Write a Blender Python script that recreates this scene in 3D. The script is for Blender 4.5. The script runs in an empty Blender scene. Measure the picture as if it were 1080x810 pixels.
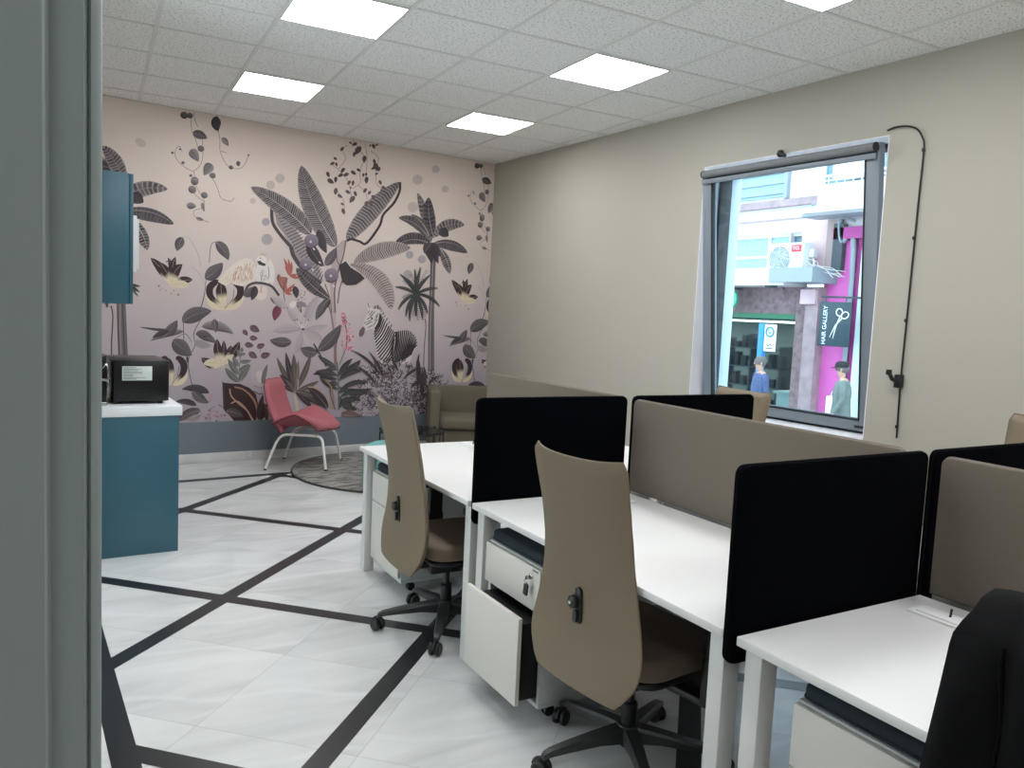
import bpy, bmesh, math, random
from math import sin, cos, pi, radians as R, sqrt, atan2
from mathutils import Vector as V, Matrix, Euler

random.seed(7)
scene = bpy.context.scene
COL = scene.collection

# ------------------------------------------------------------------ camera
CAM_Z = 1.56
YAW, PITCH, ROLL, FPX = R(32.82), R(-5.09), R(2.73), 831.0
_f = V((sin(YAW)*cos(PITCH), cos(YAW)*cos(PITCH), sin(PITCH)))
_r0 = V((cos(YAW), -sin(YAW), 0)); _u0 = _r0.cross(_f)
_r = _r0*cos(ROLL) + _u0*sin(ROLL); _u = -_r0*sin(ROLL) + _u0*cos(ROLL)
EYE = V((0, 0, CAM_Z))
cam_data = bpy.data.cameras.new('camera'); cam = bpy.data.objects.new('camera', cam_data); COL.objects.link(cam)
cam_data.sensor_fit = 'HORIZONTAL'; cam_data.sensor_width = 36.0; cam_data.lens = 36.0*FPX/1080.0
cam_data.clip_start = 0.02; cam_data.clip_end = 200
m4 = Matrix((( _r.x, _u.x, -_f.x, EYE.x), (_r.y, _u.y, -_f.y, EYE.y), (_r.z, _u.z, -_f.z, EYE.z), (0, 0, 0, 1)))
cam.matrix_world = m4
scene.camera = cam

def sight(px, py):
    return _r*((px-540)/FPX) - _u*((py-405)/FPX) + _f
def on_x(px, py, X):
    d = sight(px, py); return EYE + d*(X/d.x)
def on_z(px, py, z):
    d = sight(px, py); return EYE + d*((z-CAM_Z)/d.z)

# ------------------------------------------------------------------ materials
def lin(c):
    c = [x/255.0 for x in c]
    return tuple((x/12.92 if x <= .04045 else ((x+.055)/1.055)**2.4) for x in c) + (1.0,)
def new_mat(name):
    m = bpy.data.materials.new(name); m.use_nodes = True
    nt = m.node_tree; b = nt.nodes['Principled BSDF']
    return m, nt, b
def mat(name, rgb, rough=.5, metal=0.0, noise=None, bump=None, spec=.5, coat=0.0, sheen=0.0):
    """rgb 0-255 sRGB; noise=(scale, amount) varies the colour, bump=(scale, strength)."""
    m, nt, b = new_mat(name)
    b.inputs['Base Color'].default_value = lin(rgb)
    b.inputs['Roughness'].default_value = rough
    b.inputs['Metallic'].default_value = metal
    b.inputs['Specular IOR Level'].default_value = spec
    b.inputs['Coat Weight'].default_value = coat
    b.inputs['Sheen Weight'].default_value = sheen
    tc = nt.nodes.new('ShaderNodeTexCoord')
    if noise:
        n = nt.nodes.new('ShaderNodeTexNoise'); n.inputs['Scale'].default_value = noise[0]; n.inputs['Detail'].default_value = 4
        nt.links.new(tc.outputs['Object'], n.inputs['Vector'])
        mx = nt.nodes.new('ShaderNodeMix'); mx.data_type = 'RGBA'
        c = lin(rgb); k = noise[1]
        mx.inputs['A'].default_value = tuple(x*(1-k) for x in c[:3]) + (1,)
        mx.inputs['B'].default_value = tuple(min(1, x*(1+k)) for x in c[:3]) + (1,)
        nt.links.new(n.outputs['Fac'], mx.inputs['Factor']); nt.links.new(mx.outputs['Result'], b.inputs['Base Color'])
    if bump:
        n = nt.nodes.new('ShaderNodeTexNoise'); n.inputs['Scale'].default_value = bump[0]; n.inputs['Detail'].default_value = 3
        nt.links.new(tc.outputs['Object'], n.inputs['Vector'])
        bp = nt.nodes.new('ShaderNodeBump'); bp.inputs['Strength'].default_value = bump[1]; bp.inputs['Distance'].default_value = .002
        nt.links.new(n.outputs['Fac'], bp.inputs['Height']); nt.links.new(bp.outputs['Normal'], b.inputs['Normal'])
    return m
def emit_mat(name, rgb, strength):
    m, nt, b = new_mat(name)
    b.inputs['Base Color'].default_value = (.8, .8, .8, 1)
    b.inputs['Emission Color'].default_value = lin(rgb); b.inputs['Emission Strength'].default_value = strength
    return m
def glass_mat(name, tint=(235, 245, 250), ior=1.3):
    m = bpy.data.materials.new(name); m.use_nodes = True; nt = m.node_tree; nt.nodes.clear()
    out = nt.nodes.new('ShaderNodeOutputMaterial'); t = nt.nodes.new('ShaderNodeBsdfTransparent'); g = nt.nodes.new('ShaderNodeBsdfGlossy')
    t.inputs['Color'].default_value = lin(tint); g.inputs['Roughness'].default_value = .02
    fr = nt.nodes.new('ShaderNodeFresnel'); fr.inputs['IOR'].default_value = ior
    mx = nt.nodes.new('ShaderNodeMixShader')
    nt.links.new(fr.outputs[0], mx.inputs[0]); nt.links.new(t.outputs[0], mx.inputs[1]); nt.links.new(g.outputs[0], mx.inputs[2])
    nt.links.new(mx.outputs[0], out.inputs[0])
    return m

# ------------------------------------------------------------------ mesh building
class MB:
    def __init__(s):
        s.v = []; s.f = []; s.mi = []; s.col = None
    def add(s, verts, faces, m=0, M=None):
        o = len(s.v)
        s.v += [(M @ V(p)) if M is not None else V(p) for p in verts]
        s.f += [tuple(o+i for i in f) for f in faces]; s.mi += [m]*len(faces)
        return s
    def box(s, c, size, bev=0.0, m=0, rot=None, seg=2):
        bm = bmesh.new(); bmesh.ops.create_cube(bm, size=1.0)
        for v in bm.verts: v.co = V((v.co.x*size[0], v.co.y*size[1], v.co.z*size[2]))
        if bev > 0:
            bmesh.ops.bevel(bm, geom=bm.edges[:], offset=min(bev, min(size)*.49), segments=seg, profile=.5, affect='EDGES')
        M = Matrix.Translation(c)
        if rot is not None: M = M @ Euler(rot).to_matrix().to_4x4()
        s._bm(bm, m, M); return s
    def _bm(s, bm, m, M):
        bm.verts.index_update()
        s.add([v.co.copy() for v in bm.verts], [[v.index for v in f.verts] for f in bm.faces], m, M); bm.free()
    def bar(s, a, b, w, h, bev=0.0, m=0, up=(0, 0, 1)):
        """rectangular bar from a to b; w across, h along 'up'."""
        a, b = V(a), V(b); d = (b-a); L = d.length; d.normalize(); u = V(up); x = d.cross(u).normalized(); u = x.cross(d)
        M = Matrix(((d.x, x.x, u.x, (a.x+b.x)/2), (d.y, x.y, u.y, (a.y+b.y)/2), (d.z, x.z, u.z, (a.z+b.z)/2), (0, 0, 0, 1)))
        bm = bmesh.new(); bmesh.ops.create_cube(bm, size=1.0)
        for v in bm.verts: v.co = V((v.co.x*L, v.co.y*w, v.co.z*h))
        if bev > 0: bmesh.ops.bevel(bm, geom=bm.edges[:], offset=min(bev, min(L, w, h)*.49), segments=2, profile=.5, affect='EDGES')
        s._bm(bm, m, M); return s
    def tube(s, pts, r, n=10, m=0, closed=False, flat=1.0):
        pts = [V(p) for p in pts]; N = len(pts); rr = r if isinstance(r, (list, tuple)) else [r]*N
        rings = []; prev = None
        for i, p in enumerate(pts):
            if closed: t = pts[(i+1) % N]-pts[i-1]
            else: t = pts[min(i+1, N-1)]-pts[max(i-1, 0)]
            t.normalize()
            if prev is None:
                a = V((0, 0, 1)) if abs(t.z) < .9 else V((1, 0, 0)); x = t.cross(a).normalized()
            else:
                x = (prev - t*prev.dot(t)); x = x.normalized() if x.length > 1e-6 else t.orthogonal().normalized()
            prev = x; y = t.cross(x)
            rings.append([p + (x*cos(2*pi*k/n)*rr[i] + y*sin(2*pi*k/n)*rr[i]*flat) for k in range(n)])
        verts = [q for g in rings for q in g]; faces = []
        for i in range(N if closed else N-1):
            j = (i+1) % N
            for k in range(n):
                faces.append((i*n+k, i*n+(k+1) % n, j*n+(k+1) % n, j*n+k))
        if not closed:
            faces.append(tuple(range(n))[::-1]); faces.append(tuple((N-1)*n+k for k in range(n)))
        return s.add(verts, faces, m)
    def lathe(s, prof, c=(0, 0, 0), n=24, m=0, M=None):
        verts = []; faces = []; N = len(prof)
        for r, z in prof:
            for k in range(n): verts.append(V((max(r, 1e-5)*cos(2*pi*k/n), max(r, 1e-5)*sin(2*pi*k/n), z)))
        for i in range(N-1):
            for k in range(n): faces.append((i*n+k, i*n+(k+1) % n, (i+1)*n+(k+1) % n, (i+1)*n+k))
        faces.append(tuple(range(n))[::-1]); faces.append(tuple((N-1)*n+k for k in range(n)))
        T = Matrix.Translation(c)
        return s.add(verts, faces, m, T @ M if M is not None else T)
    def prism(s, poly, h0, h1, m=0, M=None, bev=0.0, seg=2):
        """poly: 2-D outline (x,y) extruded from z=h0 to z=h1, rim edges bevelled."""
        bm = bmesh.new(); lo = [bm.verts.new((x, y, h0)) for x, y in poly]; hi = [bm.verts.new((x, y, h1)) for x, y in poly]; n = len(poly)
        fl = bm.faces.new(lo[::-1]); fh = bm.faces.new(hi)
        for i in range(n): bm.faces.new((lo[i], lo[(i+1) % n], hi[(i+1) % n], hi[i]))
        bmesh.ops.recalc_face_normals(bm, faces=bm.faces[:])
        if bev > 0:
            e = [e for e in bm.edges if (e in fl.edges or e in fh.edges)]
            bmesh.ops.bevel(bm, geom=e, offset=bev, segments=seg, profile=.5, affect='EDGES')
        s._bm(bm, m, M if M is not None else Matrix.Identity(4)); return s
    def shell(s, fn, nu, nv, th, m=0, m2=None, M=None):
        """thick sheet: fn(u,v) is the outer surface, th(u,v) the thickness along the inward normal."""
        P = [[V(fn(i/nu, j/nv)) for j in range(nv+1)] for i in range(nu+1)]
        Q = []
        for i in range(nu+1):
            row = []
            for j in range(nv+1):
                du = P[min(i+1, nu)][j]-P[max(i-1, 0)][j]; dv = P[i][min(j+1, nv)]-P[i][max(j-1, 0)]
                n = du.cross(dv); n = n.normalized() if n.length > 1e-9 else V((0, 0, 1))
                t = th(i/nu, j/nv) if callable(th) else th
                row.append(P[i][j]-n*t)
            Q.append(row)
        W = nv+1; o2 = (nu+1)*W; verts = [p for r in P for p in r]+[q for r in Q for q in r]; fa = []; fb = []; fe = []
        for i in range(nu):
            for j in range(nv):
                a, b, c, d = i*W+j, (i+1)*W+j, (i+1)*W+j+1, i*W+j+1
                fa.append((a, b, c, d)); fb.append((o2+a, o2+d, o2+c, o2+b))
        for i in range(nu):
            a, b = i*W, (i+1)*W; fe.append((a, o2+a, o2+b, b)); a, b = i*W+nv, (i+1)*W+nv; fe.append((a, b, o2+b, o2+a))
        for j in range(nv):
            a, b = j, j+1; fe.append((a, b, o2+b, o2+a)); a, b = nu*W+j, nu*W+j+1; fe.append((a, o2+a, o2+b, b))
        o = len(s.v)
        s.add(verts, fa, m, M); n2 = m if m2 is None else m2
        s.f += [tuple(o+k for k in f) for f in fb+fe]; s.mi += [n2]*len(fb) + [m]*len(fe)
        return s
    def build(s, name, mats, parent=None, smooth=38, sub=0):
        me = bpy.data.meshes.new(name); me.from_pydata([tuple(p) for p in s.v], [], s.f)
        for mm in (mats if isinstance(mats, (list, tuple)) else [mats]): me.materials.append(mm)
        me.polygons.foreach_set('material_index', s.mi)
        me.validate(); me.update()
        if smooth:
            me.shade_smooth(); me.set_sharp_from_angle(angle=R(smooth))
        o = bpy.data.objects.new(name, me); COL.objects.link(o)
        if parent is not None: o.parent = parent
        if sub:
            md = o.modifiers.new('subsurf', 'SUBSURF'); md.levels = sub; md.render_levels = sub
        return o

def rrect(w, h, r, n=5, cx=0, cy=0, corners=(1, 1, 1, 1)):
    """rounded rectangle outline, corners order: -x-y, +x-y, +x+y, -x+y"""
    out = []
    for k, (sx, sy) in enumerate(((-1, -1), (1, -1), (1, 1), (-1, 1))):
        if not corners[k]: out.append((cx+sx*w/2, cy+sy*h/2)); continue
        ox, oy = cx+sx*(w/2-r), cy+sy*(h/2-r); a0 = (pi, 1.5*pi, 0, .5*pi)[k]
        for i in range(n+1):
            a = a0+i/n*pi/2; out.append((ox+r*cos(a), oy+r*sin(a)))
    return out
def spline(pts, n=8, closed=False):
    """Catmull-Rom through points (any dimension)."""
    P = [V(p) for p in pts]; N = len(P); out = []
    rng = range(N if closed else N-1)
    for i in rng:
        p0 = P[i-1] if (closed or i > 0) else P[0]*2-P[1]; p1 = P[i]; p2 = P[(i+1) % N]
        p3 = P[(i+2) % N] if (closed or i+2 < N) else p2*2-p1
        for k in range(n):
            t = k/n; out.append(.5*((2*p1)+(p2-p0)*t+(2*p0-5*p1+4*p2-p3)*t*t+(3*p1-p0-3*p2+p3)*t**3))
    if not closed: out.append(P[-1].copy())
    return out
def lerp_tab(tab, x):
    for (a, fa), (b, fb) in zip(tab, tab[1:]):
        if x <= b:
            t = (x-a)/(b-a) if b > a else 0; t = max(0, min(1, t)); return fa+(fb-fa)*t
    return tab[-1][1]
def smooth_tab(tab, x):
    """smooth (Catmull) interpolation of a table"""
    n = len(tab)
    for i in range(n-1):
        a, b = tab[i], tab[i+1]
        if x <= b[0] or i == n-2:
            t = max(0, min(1, (x-a[0])/(b[0]-a[0])))
            p0 = tab[i-1][1] if i > 0 else a[1]; p3 = tab[i+2][1] if i+2 < n else b[1]
            return .5*((2*a[1])+(b[1]-p0)*t+(2*p0-5*a[1]+4*b[1]-p3)*t*t+(3*a[1]-p0-3*b[1]+p3)*t**3)

def empty(name, loc=(0, 0, 0), rz=0.0):
    o = bpy.data.objects.new(name, None); COL.objects.link(o); o.location = loc; o.rotation_euler = (0, 0, rz); o.empty_display_size = .1
    return o
def tag(o, label, cat, group=None, kind=None):
    o['label'] = label; o['category'] = cat
    if group: o['group'] = group
    if kind: o['kind'] = kind
    return o
def thing(name, label, cat, loc=(0, 0, 0), rz=0.0, group=None):
    return tag(empty(name, loc, rz), label, cat, group)
def struct(o):
    o['kind'] = 'structure'; return o
def copy_tree(root, loc, rz, label, name=None):
    r = root.copy(); COL.objects.link(r); r.location = loc; r.rotation_euler = (0, 0, rz); r['label'] = label
    def rec(src, dst):
        for ch in src.children:
            c = ch.copy(); COL.objects.link(c); c.parent = dst; rec(ch, c)
    rec(root, r)
    return r
def flat_text(txt, size):
    cu = bpy.data.curves.new('lettering', 'FONT'); cu.body = txt; cu.size = size; cu.align_x = 'CENTER'; cu.align_y = 'CENTER'; cu.extrude = .002
    o = bpy.data.objects.new('lettering', cu); COL.objects.link(o)
    bpy.context.view_layer.update()
    me = bpy.data.meshes.new_from_object(o)
    bpy.data.objects.remove(o); bpy.data.curves.remove(cu)
    vs = [v.co.copy() for v in me.vertices]; fs = [tuple(p.vertices) for p in me.polygons]
    bpy.data.meshes.remove(me)
    return vs, fs
# ------------------------------------------------------------------ the room
H = 3.266; WX = 4.755; CY = 7.952; MT = R(2.0)
WALL = mat('beige wall paint', (180, 175, 162), .75, bump=(90, .06), noise=(1.3, .02))
WHITEREV = mat('white plaster reveal', (246, 246, 250), .7)
GREYBAND = mat('slate grey wall paint', (114, 124, 132), .7, bump=(80, .05), noise=(2, .04))
FRAMEGREY = mat('grey green frame paint', (128, 138, 136), .34, bump=(160, .05))
ALU = mat('grey window aluminium', (128, 137, 145), .42, metal=.1)
ALUDARK = mat('dark window gasket', (30, 34, 38), .6)
BLINDGREY = mat('grey blind fabric', (122, 124, 126), .7, bump=(300, .2))
BLACKPL = mat('black plastic', (16, 16, 18), .45)

# floor: marble slabs with black inlaid strips
def marble():
    m, nt, b = new_mat('pale grey marble')
    tc = nt.nodes.new('ShaderNodeTexCoord')
    mp = nt.nodes.new('ShaderNodeMapping'); mp.inputs['Rotation'].default_value = (0, 0, R(8)); mp.inputs['Scale'].default_value = (.5, 2.0, 1)
    # every slab shows its own piece of veining
    mp4 = nt.nodes.new('ShaderNodeMapping'); mp4.inputs['Rotation'].default_value = (0, 0, R(-44)); mp4.inputs['Location'].default_value = (.12, .22, 0); nt.links.new(tc.outputs['Object'], mp4.inputs['Vector'])
    rnd = nt.nodes.new('ShaderNodeTexBrick'); rnd.offset = 0; rnd.inputs['Scale'].default_value = 1; rnd.inputs['Brick Width'].default_value = .64; rnd.inputs['Row Height'].default_value = .64; rnd.inputs['Mortar Size'].default_value = 0
    rnd.inputs['Color1'].default_value = (0, 0, 0, 1); rnd.inputs['Color2'].default_value = (1, 1, 1, 1); nt.links.new(mp4.outputs[0], rnd.inputs['Vector'])
    sc_ = nt.nodes.new('ShaderNodeVectorMath'); sc_.operation = 'MULTIPLY_ADD'; sc_.inputs[1].default_value = (7, 13, 5)
    nt.links.new(rnd.outputs['Color'], sc_.inputs[0]); nt.links.new(tc.outputs['Object'], sc_.inputs[2]); nt.links.new(sc_.outputs[0], mp.inputs['Vector'])
    n1 = nt.nodes.new('ShaderNodeTexNoise'); n1.inputs['Scale'].default_value = 2.2; n1.inputs['Detail'].default_value = 7; n1.inputs['Roughness'].default_value = .6; n1.inputs['Distortion'].default_value = .6
    nt.links.new(mp.outputs[0], n1.inputs['Vector'])
    r1 = nt.nodes.new('ShaderNodeValToRGB'); e = r1.color_ramp.elements
    e[0].position = .28; e[0].color = lin((196, 196, 195)); e[1].position = .70; e[1].color = lin((224, 224, 222))
    e2 = e.new(.48); e2.color = lin((214, 214, 212))
    nt.links.new(n1.outputs['Fac'], r1.inputs['Fac'])
    # thin bright veins
    w = nt.nodes.new('ShaderNodeTexWave'); w.wave_type = 'BANDS'; w.bands_direction = 'Y'; w.inputs['Scale'].default_value = .7; w.inputs['Distortion'].default_value = 9; w.inputs['Detail'].default_value = 3; w.inputs['Detail Scale'].default_value = .8
    mp2 = nt.nodes.new('ShaderNodeMapping'); mp2.inputs['Rotation'].default_value = (0, 0, R(12)); nt.links.new(sc_.outputs[0], mp2.inputs['Vector']); nt.links.new(mp2.outputs[0], w.inputs['Vector'])
    r2 = nt.nodes.new('ShaderNodeValToRGB'); e = r2.color_ramp.elements; e[0].position = .97; e[0].color = (0, 0, 0, 1); e[1].position = 1; e[1].color = (.22, .22, .22, 1)
    nt.links.new(w.outputs['Fac'], r2.inputs['Fac'])
    mx = nt.nodes.new('ShaderNodeMix'); mx.data_type = 'RGBA'; mx.inputs['B'].default_value = lin((240, 240, 239))
    nt.links.new(r2.outputs['Color'], mx.inputs['Factor']); nt.links.new(r1.outputs['Color'], mx.inputs['A'])
    # slab joints, laid diagonally like the strips
    mp3 = nt.nodes.new('ShaderNodeMapping'); mp3.inputs['Rotation'].default_value = (0, 0, R(-44)); mp3.inputs['Location'].default_value = (.12, .22, 0); nt.links.new(tc.outputs['Object'], mp3.inputs['Vector'])
    bk = nt.nodes.new('ShaderNodeTexBrick'); bk.offset = 0; bk.inputs['Scale'].default_value = 1; bk.inputs['Brick Width'].default_value = .64; bk.inputs['Row Height'].default_value = .64; bk.inputs['Mortar Size'].default_value = .0022; bk.inputs['Mortar Smooth'].default_value = .3
    bk.inputs['Color1'].default_value = (1, 1, 1, 1); bk.inputs['Color2'].default_value = (.95, .95, .95, 1); bk.inputs['Mortar'].default_value = (.78, .78, .78, 1)
    nt.links.new(mp3.outputs[0], bk.inputs['Vector'])
    ml = nt.nodes.new('ShaderNodeMix'); ml.data_type = 'RGBA'; ml.blend_type = 'MULTIPLY'; ml.inputs['Factor'].default_value = 1
    nt.links.new(mx.outputs['Result'], ml.inputs['A']); nt.links.new(bk.outputs['Color'], ml.inputs['B'])
    nt.links.new(ml.outputs['Result'], b.inputs['Base Color'])
    b.inputs['Roughness'].default_value = .16; b.inputs['Specular IOR Level'].default_value = .5
    return m
MARBLE = marble()
STRIP = mat('black marble strip', (36, 37, 40), .28, noise=(9, .3))
fl = MB(); fl.box((1.0, 2.6, -.05), (7.6, 11.6, .1), m=0)
ZS = .0004
def clip_strip(n, c, wid, zz=.0004):
    """strip of width wid along line n.x=c, clipped to the inlaid field"""
    a = V((n.x, n.y)); t = V((-n.y, n.x)); poly = [a*(c-wid/2)+t*-20, a*(c+wid/2)+t*-20, a*(c+wid/2)+t*20, a*(c-wid/2)+t*20]
    for axis, lim, sg in ((0, .37, 1), (0, 4.35, -1), (1, 7.075, -1), (1, -2.6, 1)):
        out = []
        for i in range(len(poly)):
            p, q = poly[i-1], poly[i]
            dp, dq = sg*(p[axis]-lim), sg*(q[axis]-lim)
            if (dp >= 0) != (dq >= 0):
                k = dp/(dp-dq); out.append(p+(q-p)*k)
            if dq >= 0: out.append(q)
        poly = out
        if len(poly) < 3: return
    fl.add([(p.x, p.y, zz) for p in poly], [tuple(range(len(poly)))], 1)
na = V((-sin(R(44)), cos(R(44)))); nb = V((sin(R(47)), cos(R(47))))
for c in (1.167-1.23*3, 1.167-1.23*2, 1.167-1.23, 1.167, 2.332, 3.623, 4.85): clip_strip(na, c, .088)
for c in (2.192-1.37*2, .80, 2.192, 3.537, 4.95, 6.32): clip_strip(nb, c, .088, .0007)
for x0, y0, x1, y1 in ((.282, -2.6, .37, 7.115), (4.35, -2.6, 4.44, 7.3)):
    fl.add([(x0, y0, ZS), (x1, y0, ZS), (x1, y1, ZS), (x0, y1, ZS)], [(0, 1, 2, 3)], 1)
fl.add([(.282, 6.99, ZS), (4.44, 7.18, ZS), (4.44, 7.265, ZS), (.282, 7.075, ZS)], [(0, 1, 2, 3)], 1)
floor = struct(fl.build('floor', [MARBLE, STRIP], smooth=0))

# ceiling: mineral fibre tiles in a metal grid, laid askew to the walls
def tile_mat():
    m, nt, b = new_mat('speckled ceiling tile')
    tc = nt.nodes.new('ShaderNodeTexCoord')
    v = nt.nodes.new('ShaderNodeTexNoise'); v.inputs['Scale'].default_value = 75; v.inputs['Detail'].default_value = 2; v.inputs['Roughness'].default_value = .7
    nt.links.new(tc.outputs['Object'], v.inputs['Vector'])
    r = nt.nodes.new('ShaderNodeValToRGB'); e = r.color_ramp.elements
    e[0].position = .33; e[0].color = lin((165, 165, 161)); e[1].position = .45; e[1].color = lin((247, 247, 244))
    nt.links.new(v.outputs['Fac'], r.inputs['Fac']); nt.links.new(r.outputs['Color'], b.inputs['Base Color'])
    b.inputs['Roughness'].default_value = .9
    bp = nt.nodes.new('ShaderNodeBump'); bp.inputs['Strength'].default_value = .25; bp.inputs['Distance'].default_value = .003
    nt.links.new(v.outputs['Fac'], bp.inputs['Height']); nt.links.new(bp.outputs['Normal'], b.inputs['Normal'])
    return m
TILE = tile_mat(); TBAR = mat('ceiling grid bar', (226, 226, 222), .5)
GA = R(-4.8); T = .625
def grid_pt(i, j):
    x, y = (.3306+.6*i)*T/.6, (7.839-.6*j)*T/.6
    return V((x*cos(GA)-y*sin(GA), x*sin(GA)+y*cos(GA), 0))
ce = MB(); ce.box((1.0, 2.6, H+.06), (8.2, 12.4, .12))
for i in range(-6, 8):
    a, b_ = grid_pt(i, -2), grid_pt(i, 18); ce.bar((a.x, a.y, H-.001), (b_.x, b_.y, H-.001), .024, .006, m=1)
for j in range(-2, 18):
    a, b_ = grid_pt(-6, j), grid_pt(8, j); ce.bar((a.x, a.y, H-.0008), (b_.x, b_.y, H-.0008), .024, .006, m=1)
ceiling = struct(ce.build('ceiling', [TILE, TBAR], smooth=0))

# walls
OY0, OY1, OZ0, OZ1 = 3.07, 4.665, .855, 2.81        # window opening in the right-hand wall
TH = .43
w = MB()
def wbox(x0, x1, y0, y1, z0, z1, m=0): w.box(((x0+x1)/2, (y0+y1)/2, (z0+z1)/2), (x1-x0, y1-y0, z1-z0), m=m)
wbox(WX, WX+TH, OY1, 8.6, 0, H); wbox(WX, WX+TH, -3.2, OY0, 0, H); wbox(WX, WX+TH, OY0, OY1, 0, OZ0-.03); wbox(WX, WX+TH, OY0, OY1, OZ1, H)
wall_right = struct(w.build('wall_right', WALL, smooth=0))
# white plaster lining of the opening
rv = MB(); t_ = .006
rv.box((WX+TH/2+.001, OY1-t_/2, (OZ0+OZ1)/2), (TH, t_, OZ1-OZ0)); rv.box((WX+TH/2+.001, OY0+t_/2, (OZ0+OZ1)/2), (TH, t_, OZ1-OZ0))
rv.box((WX+TH/2+.001, (OY0+OY1)/2, OZ1-t_/2), (TH, OY1-OY0, t_))
o = struct(rv.build('trim_1', WHITEREV, smooth=0))
sl = MB(); sl.box((WX+.16, (OY0+OY1)/2, OZ0-.015), (.36, OY1-OY0, .03), bev=.006)
o = struct(sl.build('trim_2', mat('white window sill', (232, 234, 238), .35)))

md = V((cos(MT), sin(MT), 0)); mn = V((-sin(MT), cos(MT), 0)); MC = V((WX, CY, 0))
def mwall(u, z, off=0.0):
    """point on the far wall: u metres left(-) of the corner, height z, off metres into the room"""
    return MC + md*u - mn*off + V((0, 0, z))
MROT = MT
w = MB(); c = MC + md*(-2.9) + mn*.1; w.box((c.x, c.y, H/2), (6.6, .2, H), rot=(0, 0, MROT))
wall_far = struct(w.build('wall_far', GREYBAND, smooth=0))
w = MB(); c = MC + md*(-2.9) - mn*.008; w.box((c.x, c.y, .045), (5.8-.01, .016, .09), bev=.003, rot=(0, 0, MROT))
o = struct(w.build('baseboard_far', MARBLE))
w = MB(); w.box((.17, 6.5, H/2), (.2, 3.0, H)); o = struct(w.build('wall_left', WALL, smooth=0))
w = MB(); w.box((-2.75, .0, H/2), (.2, 6.4, H)); w.box((-1.3, 5.1, H/2), (2.74, .2, H)); o = struct(w.build('wall_side', WALL, smooth=0))
w = MB(); w.box((1.0, -3.1, H/2), (7.7, .2, H)); o = struct(w.build('wall_back', WALL, smooth=0))

# painted metal frame of the opening the camera looks through, profile in plan
def fx(px, Y): d = sight(px, 405); return d.x*(Y/d.y)
YF = .70
xa, xb, xc = fx(48, YF), fx(93, YF), fx(107.5, YF+.012)
prof = [(-2.6, YF-.02), (xa-.002, YF-.02), (xa, YF-.018), (xa, YF), (xa+.003, YF+.002), (xb-.003, YF), (xb-.001, YF+.004), (xb+.0005, YF+.008)]
rr_ = .0085; cx_, cy_ = xc-rr_, YF+.004+rr_
for k in range(9):
    a = -pi/2*1.0 + k/8*pi/2; prof.append((cx_+rr_*cos(a), cy_+rr_*sin(a)))
prof += [(xc, YF+.16), (xc-.03, YF+.16), (xc-.03, YF+.12), (-2.6, YF+.12)]
d = MB(); d.prism(prof, 0, H-.002)
door = struct(d.build('door_1', FRAMEGREY, smooth=30))

# ------------------------------------------------------------------ ceiling lights
LIGHT_E = 18.5
PANEL = emit_mat('lit diffuser', (249, 251, 255), LIGHT_E)
WHITEMETAL = mat('white enamel', (226, 226, 222), .4)
fr = MB(); hs = T/2-.012
for sx, sy, lx, ly in ((0, 1, T-.024, .014), (0, -1, T-.024, .014), (1, 0, .014, T-.024), (-1, 0, .014, T-.024)):
    fr.box((sx*(hs-.002), sy*(hs-.002), -.006), (lx+.01, ly-.004 if sx == 0 else ly+.01, .012) if sx == 0 else (lx-.004, ly-.014, .012), bev=.002)
lights = []
spots = [((1, 2), 'square ceiling light nearest the kitchen end of the mural wall'), ((4, 2), 'square ceiling light nearest the far right corner of the room'),
         ((1, 5), 'square ceiling light above the aisle, larger and cut by the top edge of view'), ((4, 5), 'square ceiling light hanging over the middle desks near the window'),
         ((4, 8), 'sliver of ceiling light above and in front of the window'), ((1, 8), 'ceiling light behind the viewer over the aisle'), ((1, 11), 'ceiling light in the rear of the room, aisle side'), ((4, 11), 'ceiling light in the rear of the room, window side'),
         ((1, 14), 'unseen ceiling light added behind the viewer, aisle side'), ((4, 14), 'unseen ceiling light added behind the viewer, window side'), ((-2, 14), 'unseen ceiling light added behind the viewer on the kitchen side')]  # last three: unseen panels added behind the camera to brighten the door frame
for (i, j), lab in spots:
    p = (grid_pt(i, j)+grid_pt(i+1, j+1))/2
    if not lights:
        t = thing('ceiling_light', lab, 'ceiling light', (p.x, p.y, H-.001), GA, 'square ceiling lights')
        fr.build('frame', WHITEMETAL, t)
        df = MB(); df.box((0, 0, -.006), (T-.036, T-.036, .006)); df.build('diffuser', PANEL, t)
        lights.append(t)
    else:
        lights.append(copy_tree(lights[0], (p.x, p.y, H-.001), GA, lab))

# ------------------------------------------------------------------ window
win = empty('window_1', (WX, (OY0+OY1)/2, OZ0)); struct(win)
wy = (OY1-OY0)/2
def hollow(mb, x0, x1, y0, y1, z0, z1, fw, bev=.004, fb=None, ft=None):
    fb = fb or fw; ft = ft or fw; xm, dx = (x0+x1)/2, x1-x0
    mb.box((xm, y0+fw/2, (z0+z1)/2), (dx, fw, z1-z0), bev); mb.box((xm, y1-fw/2, (z0+z1)/2), (dx, fw, z1-z0), bev)
    mb.box((xm, (y0+y1)/2, z0+fb/2), (dx, y1-y0-2*fw, fb), bev); mb.box((xm, (y0+y1)/2, z1-ft/2), (dx, y1-y0-2*fw, ft), bev)
f = MB(); hollow(f, .175, .30, -wy+.008, wy-.008, .002, OZ1-OZ0-.008, .03); f.build('outer_frame', ALUDARK, win)
f = MB(); hollow(f, .302, .42, -wy+.008, wy-.008, .002, OZ1-OZ0-.008, .022); f.build('outer_jamb', mat('white jamb tinted sky blue', (208, 222, 232), .5), win)  # white reveal, with the blue of the sky light mixed into its colour
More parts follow.
